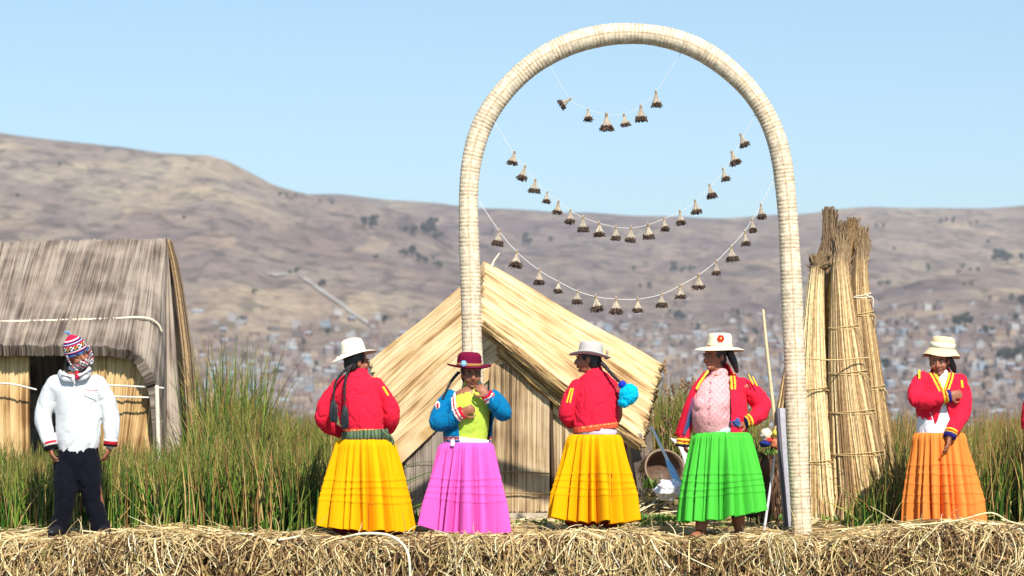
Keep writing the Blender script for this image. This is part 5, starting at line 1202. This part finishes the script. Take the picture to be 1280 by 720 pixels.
def w3(V, th):
    rr = np.hypot(V[..., 0], V[..., 1]); k = np.clip((rr - .10) / .09, 0, 1); V = V.copy(); V[..., 2] += k * .012 * np.cos(2 * th)[None]; return V
hp = catmull(np.array([(.178, .006), (.165, -.006), (.13, -.010), (.100, -.004), (.096, .02), (.094, .055), (.088, .085), (.068, .103), (.038, .108), (.002, .106)]), 40)
hm = head_matrix(q(586.5, 457.5, -.01), yaw=12, roll=1, pitch=4); hat(r, hm, hp, MAR, w3, [(.1025, .002), (.0995, .016), (.0985, .024)], lin(176, 128, 74))
mb = MB()
for k in range(7):
    a = k * .9; ell(mb, tfm(hm, (-.062 + .014 * math.cos(a), -.090, .022 + .014 * math.sin(a))), (.011, .008, .011), col=lin(120, 196, 232), nu=8, nv=8)
ell(mb, tfm(hm, (-.062, -.098, .022)), (.008, .006, .008), col=WHT, nu=8, nv=8); mb.build("hat_flower", M_cloth, r)
braid(r, [q(573, 466, .05), q(566, 474, .0), q(560, 484, -.04), q(554, 498, -.07)], .013)

# ---- 4. second yellow skirt, grey hat, turquoise tassel
f = Fig(744, 20.0, "woman seen from behind, grey hat, red jacket, yellow skirt, turquoise braid tassel"); r = f.root; q = f.q
HM = head_matrix(q(735, 449, .0), yaw=-100, pitch=4, roll=0)
woman_body(f, HM, [(744, 590, 0, .17, .13), (743, 560, 0, .14, .11), (743, 535, 0, .135, .11), (744, 505, 0, .145, .11), (744, 482, 0, .14, .09), (742, 472, 0, .07, .07)],
    [[q(722, 486), q(712, 524, .02), q(724, 530, .22)], [q(766, 486), q(772, 520, .06), q(760, 532, .22)]],
    [(q(724, 530, .22), (.5, .8, .2), (0, -1, 0), .6, 1), (q(760, 532, .22), (-1, .5, 0), (0, -1, 0), .6, -1)],
    [(q(733, 590), q(723, 668), dict(toe=(-.5, 1, 0), r=(.085, .058, .040))), (q(757, 590), q(764, 662, .06), dict(toe=(-.5, 1, 0), r=(.085, .058, .040)))], [q(743, 480, .02), q(741, 468, .01), q(738, 458, 0)])
jk = jacket(f, [(744, 552, 0, .165, .145), (744, 532, 0, .180, .150), (745, 506, 0, .188, .150), (745, 488, 0, .180, .135), (744, 474, 0, .140, .10), (743, 464, .01, .070, .068)],
    [([q(722, 484, 0), q(714, 500, -.01), q(709, 518, .0), q(714, 527, .10), q(722, 530, .18)], [.074, .078, .076, .064, .045]), ([q(763, 482, .02), q(767, 500, .05), q(766, 516, .10), q(762, 528, .17)], [.070, .072, .068, .05])], hemc(f, lambda x: q(0, 537.5)[2] + x * -.0 + (x - .02) * .13 + .02), 51, lambda c: c[:, 2] < q(0, 539.5)[2] + (c[:, 0] - .02) * .13 + .01)
for dx in (0, 4): strip(jk, [q(713.5 - dx * .3 + dx, 486, -.078), q(708.5 + dx, 503, -.082)], .007, .006, YEL, "sleeve_stripe", side=(1, 0, 0))
mb = MB(); tube(mb, [q(744, 546, 0), q(745, 535, 0)], [(.168, .140), (.165, .138)], n=6, seg=40, side=(1, 0, 0), cap=False, smooth=False, col=lin(206, 190, 214)); mb.build("blouse", M_cloth, r)
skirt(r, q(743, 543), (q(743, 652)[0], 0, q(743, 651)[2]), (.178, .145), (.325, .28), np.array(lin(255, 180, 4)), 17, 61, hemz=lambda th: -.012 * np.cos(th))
skirt(r, q(744, 590), (q(744, 650)[0], .02, q(744, 656)[2]), (.20, .18), (.25, .22), lin(140, 40, 24), 14, 62, tucks=(), amp=.02)["label"] = "rust red underskirt"
hair_cap(r, HM)
GH = lin(188, 182, 176)
def w4(V, th):
    rr = np.hypot(V[..., 0], V[..., 1]); k = np.clip((rr - .10) / .09, 0, 1); V = V.copy(); V[..., 2] += k * (.022 * np.cos(2 * th)[None] ** 1 + .01 * np.sin(th)[None]); return V
hp = catmull(np.array([(.170, .004), (.155, -.006), (.125, -.008), (.100, .0), (.096, .03), (.093, .065), (.084, .092), (.062, .100), (.038, .094), (.002, .090)]), 40)
hm = head_matrix(q(738, 443, .0), yaw=-100, roll=7, pitch=0); hat(r, hm, hp, GH, w4, [(.1025, .004), (.0995, .018), (.0985, .026)], lin(190, 184, 178))
mb = MB(); ell(mb, q(758, 446, -.05), (.020, .02, .022), col=lin(150, 130, 110)); ell(mb, q(759, 440, -.05), (.012, .012, .02), col=lin(170, 150, 126)); mb.build("hat_bow", M_felt, r)
b_, e_ = braid(r, [q(750, 452, -.05), q(758, 460, -.10), q(767, 470, -.14), q(777, 480, -.15)], .017)
mb = MB(); ell(mb, q(778, 481, -.15), (.036, .034, .034), col=lin(30, 60, 170)); ob = remesh(mb, "tassel_knot", M_fleece, b_, .006, 1, wrinkle(8, .005, (40, 40, 40)), lin(30, 56, 176))
mb = MB(); ell(mb, q(786, 493, -.15), (.078, .060, .088), np.array(Matrix.Rotation(math.radians(20), 3, 'Y'))); ell(mb, q(780, 503, -.15), (.05, .045, .045)); ob = remesh(mb, "tassel", M_fleece, b_, .006, 1, wrinkle(7, .010, (45, 45, 22)), lin(0, 176, 214))

# ---- 5. green skirt
f = Fig(902, 20.0, "stout woman in wide cream hat, pink blouse, red jacket and green skirt, hand on hip"); r = f.root; q = f.q
HM = head_matrix(q(893, 446, -.01), yaw=-48, pitch=4, roll=0)
LW, RW = q(857, 545, .02), q(932, 527, -.08)
woman_body(f, HM, [(903, 590, 0, .18, .15), (900, 560, 0, .155, .13), (897, 530, 0, .16, .14), (896, 505, 0, .165, .135), (899, 484, 0, .16, .10), (899, 474, 0, .08, .075)],
    [[q(872, 484), q(860, 515, .04), LW], [q(932, 484), q(953, 512, .05), RW]],
    [(LW, q(855, 570, .0) - LW, (1, .2, 0), .5, -1), (RW, q(912, 532, -.18) - RW, (0, 1, -.2), .7, 1)],
    [(q(890, 590), q(876, 672, -.05), dict(toe=(-.5, -1, 0), r=(.09, .064, .046))), (q(916, 590), q(924, 660, .05), dict(toe=(-.3, -1, 0), r=(.09, .064, .046)))], [q(899, 482, .02), q(898, 470, .01), q(896, 460, 0)])
PNK = lin(232, 172, 172)
mb = MB(); f.torso(mb, [(898, 541, 0, .165, .150), (893, 530, -.01, .170, .165), (890, 512, -.03, .172, .175), (893, 492, -.02, .165, .145), (898, 478, 0, .13, .10), (899, 469, 0, .075, .07)])
ell(mb, q(879, 506, -.10), (.085, .085, .080)); ell(mb, q(900, 506, -.13), (.075, .075, .075))
def pat(co): k = np.sin(co[:, 0] * 160) * np.sin(co[:, 2] * 130 + np.sin(co[:, 0] * 60)) > .55; return np.where(k[:, None], np.array(lin(214, 140, 146)), np.array(PNK))
bl = remesh(mb, "blouse", M_cloth, r, .009, 3, wrinkle(71, .009), pat)
for k in range(6):
    mb = MB(); ell(mb, q(888 - k * .4 + .5, 478 + k * 10, [-.135, -.175, -.215, -.215, -.20, -.185][k]), (.006, .005, .006), col=lin(170, 80, 90), nu=8, nv=8); mb.build("button", M_plain, bl)
mb = MB(); tube(mb, [q(900, 544, -.0), q(899, 536, -.0)], [(.188, .165), (.184, .162)], n=6, seg=40, side=(1, 0, 0), cap=False, smooth=False, col=lin(172, 190, 186)); mb.build("waistband", M_cloth, r)
# jacket: back and right half; left front edge hangs open
def cut(c): return (c[:, 1] < .02) & (c[:, 0] < q(912, 0)[0]) | ((c[:, 1] < .0) & (c[:, 2] > q(0, 470)[2]))
def trim5(co):
    C = np.tile(RED, (len(co), 1)); d = co[:, 0] - q(912, 0)[0]; up = (co[:, 2] > q(0, 487)[2]) & (co[:, 1] < 0); C[up & (d < .040)] = YEL; C[up & (d < .027) & (d > .013)] = lin(206, 24, 44)
    return C
jk = jacket(f, [(906, 538, 0, .185, .175), (904, 525, .0, .200, .185), (902, 505, 0, .200, .185), (902, 486, 0, .190, .145), (901, 474, .01, .150, .11), (900, 465, .02, .09, .08)],
    [([q(928, 482, .02), q(942, 494, .03), q(953, 508, .04), q(946, 521, -.02), q(936, 527, -.07)], [.078, .086, .084, .070, .048]), ([q(873, 484, .02), q(866, 504, .03), q(860, 525, .04), q(855, 545, .03), q(854, 552, .02)], [.066, .062, .056, .052, .046])], trim5, 73, cut)
for p_, d_ in ((q(937, 525.5, -.065), (q(928, 529, -.09) - q(937, 525.5, -.065))), (q(854, 549, .022), (q(853, 560, .02) - q(854, 549, .022)))): cuff(jk, p_, d_, .049, [YEL, lin(206, 24, 44), YEL, lin(24, 26, 60)], w_=.014)
for dx in (0, 5): strip(jk, [q(936 + dx, 469 + dx * .5, -.075), q(941 + dx, 480 + dx * .4, -.085)], .006, .006, YEL, "shoulder_stripe", side=(1, 0, .3))
mb = MB(); nu = 24; pa = catmull([q(884, 464, -.06), q(872, 482, -.10), q(864, 502, -.10), q(858, 524, -.06), q(853, 545, -.02)], nu); vv = np.linspace(0, 1, 10)
S_ = pa[:, None] + np.array([-.055, .05, 0])[None, None] * vv[None, :, None] * np.linspace(.5, 1.15, nu)[:, None, None]; S_[..., 0] += .008 * np.sin(vv * 9)[None]
mb.add(S_, grid_faces(nu, 10), RED); o_ = mb.build("jacket_front", M_cloth, jk); md = o_.modifiers.new("t", 'SOLIDIFY'); md.thickness = .010
strip(jk, [p + [.004, -.014, 0] for p in pa[:8]], .010, .007, YEL, "collar_trim", side=(1, 0, .4))
mb = MB(); S2_ = pa[10:, None] + np.array([.05, .06, 0])[None, None] * vv[None, :, None] * np.linspace(.3, 1.1, nu - 10)[:, None, None]; mb.add(S2_, grid_faces(nu - 10, 10), lin(60, 104, 160)); o_ = mb.build("jacket_lining", M_cloth, jk); md = o_.modifiers.new("t", 'SOLIDIFY'); md.thickness = .006
lump("lining_fold", q(919, 528, -.150), (.040, .03, .030), lin(64, 96, 150), M_cloth, 33, parent=r, amp=.4)
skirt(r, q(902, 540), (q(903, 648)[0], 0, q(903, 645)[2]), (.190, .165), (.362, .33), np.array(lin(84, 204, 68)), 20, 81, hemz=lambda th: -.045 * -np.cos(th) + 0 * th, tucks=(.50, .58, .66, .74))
strip(r, [q(909, 541, -.175), q(909, 546, -.195), q(909, 551, -.205)], .012, .006, lin(238, 240, 214), "white_cloth_tip")
skirt(r, q(903, 585), (q(903, 640)[0], .02, q(903, 645)[2]), (.22, .2), (.28, .25), lin(60, 40, 60), 14, 82, tucks=(), amp=.02)["label"] = "dark underskirt"
hair_cap(r, HM)
mb = MB(); tube(mb, [q(912, 441, .03), q(917, 452, .03), q(921, 464, .05)], [.032, .030, .016], seg=12, col=(.014, .011, .011)); mb.build("hair_bun", M_hair, r)
CH = lin(242, 226, 192)
def w5(V, th):
    rr = np.hypot(V[..., 0], V[..., 1]); k = np.clip((rr - .10) / .09, 0, 1); V = V.copy(); V[..., 2] += k * (.006 * np.cos(2 * th)[None]); return V
hp = catmull(np.array([(.200, -.022), (.190, -.016), (.15, -.002), (.103, .008), (.096, .030), (.094, .065), (.090, .098), (.078, .112), (.045, .117), (.002, .115)]), 40)
hm = head_matrix(q(899.5, 435, .01), yaw=-30, roll=1, pitch=0); hat(r, hm, hp, CH, w5, [(.1045, .012), (.1005, .024), (.0990, .034)], lin(234, 216, 180))
mb = MB(); c0 = q(901, 423, -.095)
for k in range(6):
    a = k * 1.047; ell(mb, c0 + [.017 * math.cos(a), 0, .017 * math.sin(a)], (.013, .008, .013), col=lin(216, 50, 30), nu=8, nv=8)
ell(mb, c0 + [0, -.006, 0], (.009, .007, .009), col=lin(240, 190, 120), nu=8, nv=8); mb.build("hat_flower", M_cloth, r)

# ---- 6. orange skirt
f = Fig(1178, 20.25, "woman in tan bucket hat, red jacket and orange skirt holding her own arm"); r = f.root; q = f.q
HM = head_matrix(q(1174, 452, -.02), yaw=-18, pitch=10, roll=-4)
AW, BW = q(1187, 495, -.21), q(1187, 546, -.20)
woman_body(f, HM, [(1176, 590, 0, .17, .13), (1174, 560, 0, .14, .11), (1174, 530, 0, .135, .11), (1175, 505, 0, .14, .11), (1176, 482, 0, .14, .09), (1176, 472, 0, .07, .065)],
    [[q(1152, 478), q(1146, 504, -.08), AW], [q(1201, 478), q(1203, 512, .0), BW]],
    [(AW, q(1202, 492, -.18) - AW, (.1, 1, 0), .75, -1), (BW, q(1184, 566, -.26) - BW, (-1, .3, 0), .45, 1)],
    [(q(1165, 590), q(1160, 664), dict(toe=(-.3, -1, 0))), (q(1190, 590), q(1196, 664), dict(toe=(.3, -1, 0)))], [q(1176, 480, .02), q(1176, 469, .01), q(1175, 459, 0)])
mb = MB(); f.torso(mb, [(1173, 546, 0, .168, .140), (1172, 534, 0, .170, .148), (1173, 512, 0, .165, .150), (1175, 492, 0, .165, .13), (1176, 478, 0, .11, .09), (1176, 469, 0, .066, .062)])
remesh(mb, "blouse", M_cloth, r, .009, 3, wrinkle(91, .008), lin(236, 232, 236))
def cut(c):
    z = c[:, 2]; zt, zm, zb = q(0, 464)[2], q(0, 487)[2], q(0, 527)[2]
    half = np.where(z > zm, (z - zm) / (zt - zm) * .060, (zm - 0.06 - z) / (zm - zb) * .075)
    return (c[:, 1] < -.0) & (np.abs(c[:, 0] - q(1176, 0)[0]) < half) | (c[:, 1] < .03) & (z > q(0, 466)[2])
def trim6(co):
    z = co[:, 2]; zt, zm = q(0, 464)[2], q(0, 487)[2]; C = np.tile(RED, (len(co), 1))
    d = np.abs(co[:, 0] - q(1176, 0)[0]) - (z - zm) / (zt - zm) * .060; m_ = (z > zm - .02) & (co[:, 1] < 0)
    C[m_ & (d < .046)] = YEL; C[m_ & (d < .031) & (d > .015)] = lin(206, 24, 44)
    return C
jk = jacket(f, [(1174, 524, 0, .180, .158), (1174, 512, 0, .188, .165), (1175, 495, 0, .188, .16), (1176, 480, 0, .178, .128), (1176, 470, .01, .125, .095), (1176, 464, .02, .085, .075)],
    [([q(1154, 474, 0), q(1147, 488, -.04), q(1148, 500, -.13), q(1163, 500, -.195), q(1180, 496, -.215)], [.074, .082, .078, .070, .048]), ([q(1199, 476, 0), q(1203, 494, .0), q(1203, 513, -.05), q(1195, 530, -.13), q(1189, 540, -.18)], [.072, .078, .080, .068, .050])], trim6, 93, cut)
cuff(jk, q(1179, 496.3, -.213), q(1187, 495, -.212) - q(1179, 496.3, -.213), .048, [YEL, lin(206, 24, 44), YEL, lin(50, 40, 130), lin(50, 40, 130)], w_=.011)
cuff(jk, q(1189.5, 538.5, -.176), q(1186.5, 548, -.20) - q(1189.5, 538.5, -.176), .048, [YEL, lin(206, 24, 44), YEL, lin(50, 40, 130), lin(50, 40, 130)], w_=.011)
strip(jk, [q(1149, 463, -.068), q(1149, 473, -.078)], .010, .006, YEL, "sleeve_badge"); strip(jk, [q(1202, 476, -.075), q(1203, 484, -.075)], .010, .006, YEL, "sleeve_badge")
skirt(r, q(1174, 541), (q(1179, 660)[0], 0, q(1179, 660)[2]), (.182, .150), (.305, .27), np.array(lin(255, 146, 66)), 17, 95, hemz=lambda th: .006 * np.cos(th), tucks=(.34, .44, .54, .64, .74), power=.58)
hair_cap(r, HM)
mb = MB(); tube(mb, [q(1186, 448, .03), q(1191, 458, .04), q(1193, 464, .05)], [.030, .028, .016], seg=12, col=(.014, .011, .011)); mb.build("hair_bun", M_hair, r)
TH = lin(222, 200, 160)
def w6(V, th):
    rr = np.hypot(V[..., 0], V[..., 1]); k = np.clip((rr - .095) / .08, 0, 1); V = V.copy(); V[..., 2] += k * (.012 * np.cos(3 * th + 1)[None] + .018 * np.sin(th + 2.6)[None]); return V
hp = catmull(np.array([(.150, -.062), (.140, -.048), (.120, -.022), (.100, .004), (.096, .02), (.093, .050), (.088, .075), (.078, .090), (.048, .098), (.002, .098)]), 40)
hm = head_matrix(q(1178, 436, .0), yaw=-18, roll=7, pitch=4); hat(r, hm, hp, TH, w6, [(.1035, .004), (.1005, .026), (.1000, .048)], lin(236, 226, 202))

# ---- 7. somebody cut off by the right edge: only a red sleeve and a bit of yellow skirt reach into the picture
f = Fig(1322, 20.6, "person cut off by the right edge, only a sliver of red sleeve showing"); r = f.root; q = f.q
HM = head_matrix(q(1322, 455, 0), yaw=-10)
woman_body(f, HM, [(1322, 590, 0, .17, .13), (1322, 535, 0, .135, .11), (1322, 505, 0, .145, .11), (1322, 484, 0, .14, .09), (1322, 474, 0, .07, .065)], [[q(1298, 486), q(1288, 530, .02), q(1296, 548, -.14)], [q(1346, 486), q(1358, 530, .02), q(1348, 548, -.14)]],
    [(q(1296, 548, -.14), (1, -.3, 0), (0, 1, 0), .6, -1), (q(1348, 548, -.14), (-1, -.3, 0), (0, 1, 0), .6, 1)], [(q(1312, 590), q(1308, 664), dict()), (q(1332, 590), q(1338, 664), dict())], [q(1322, 482, .02), q(1322, 471, .01), q(1322, 462, 0)])
jacket(f, [(1322, 541, 0, .170, .14), (1322, 510, 0, .188, .155), (1322, 486, 0, .180, .13), (1322, 472, .01, .10, .085)], [([q(1299, 486), q(1290, 508, .0), q(1288, 532, .02), q(1296, 547, -.11)], [.074, .080, .076, .048]), ([q(1345, 486), q(1354, 508, .0), q(1356, 532, .02), q(1348, 547, -.11)], [.074, .080, .076, .048])], RED, 97)
skirt(r, q(1322, 545), (q(1322, 660)[0], 0, q(1322, 660)[2]), (.178, .145), (.27, .26), np.array(lin(255, 180, 4)), 17, 98)
hair_cap(r, HM); hat(r, head_matrix(q(1322, 440, 0)), hp, WH)
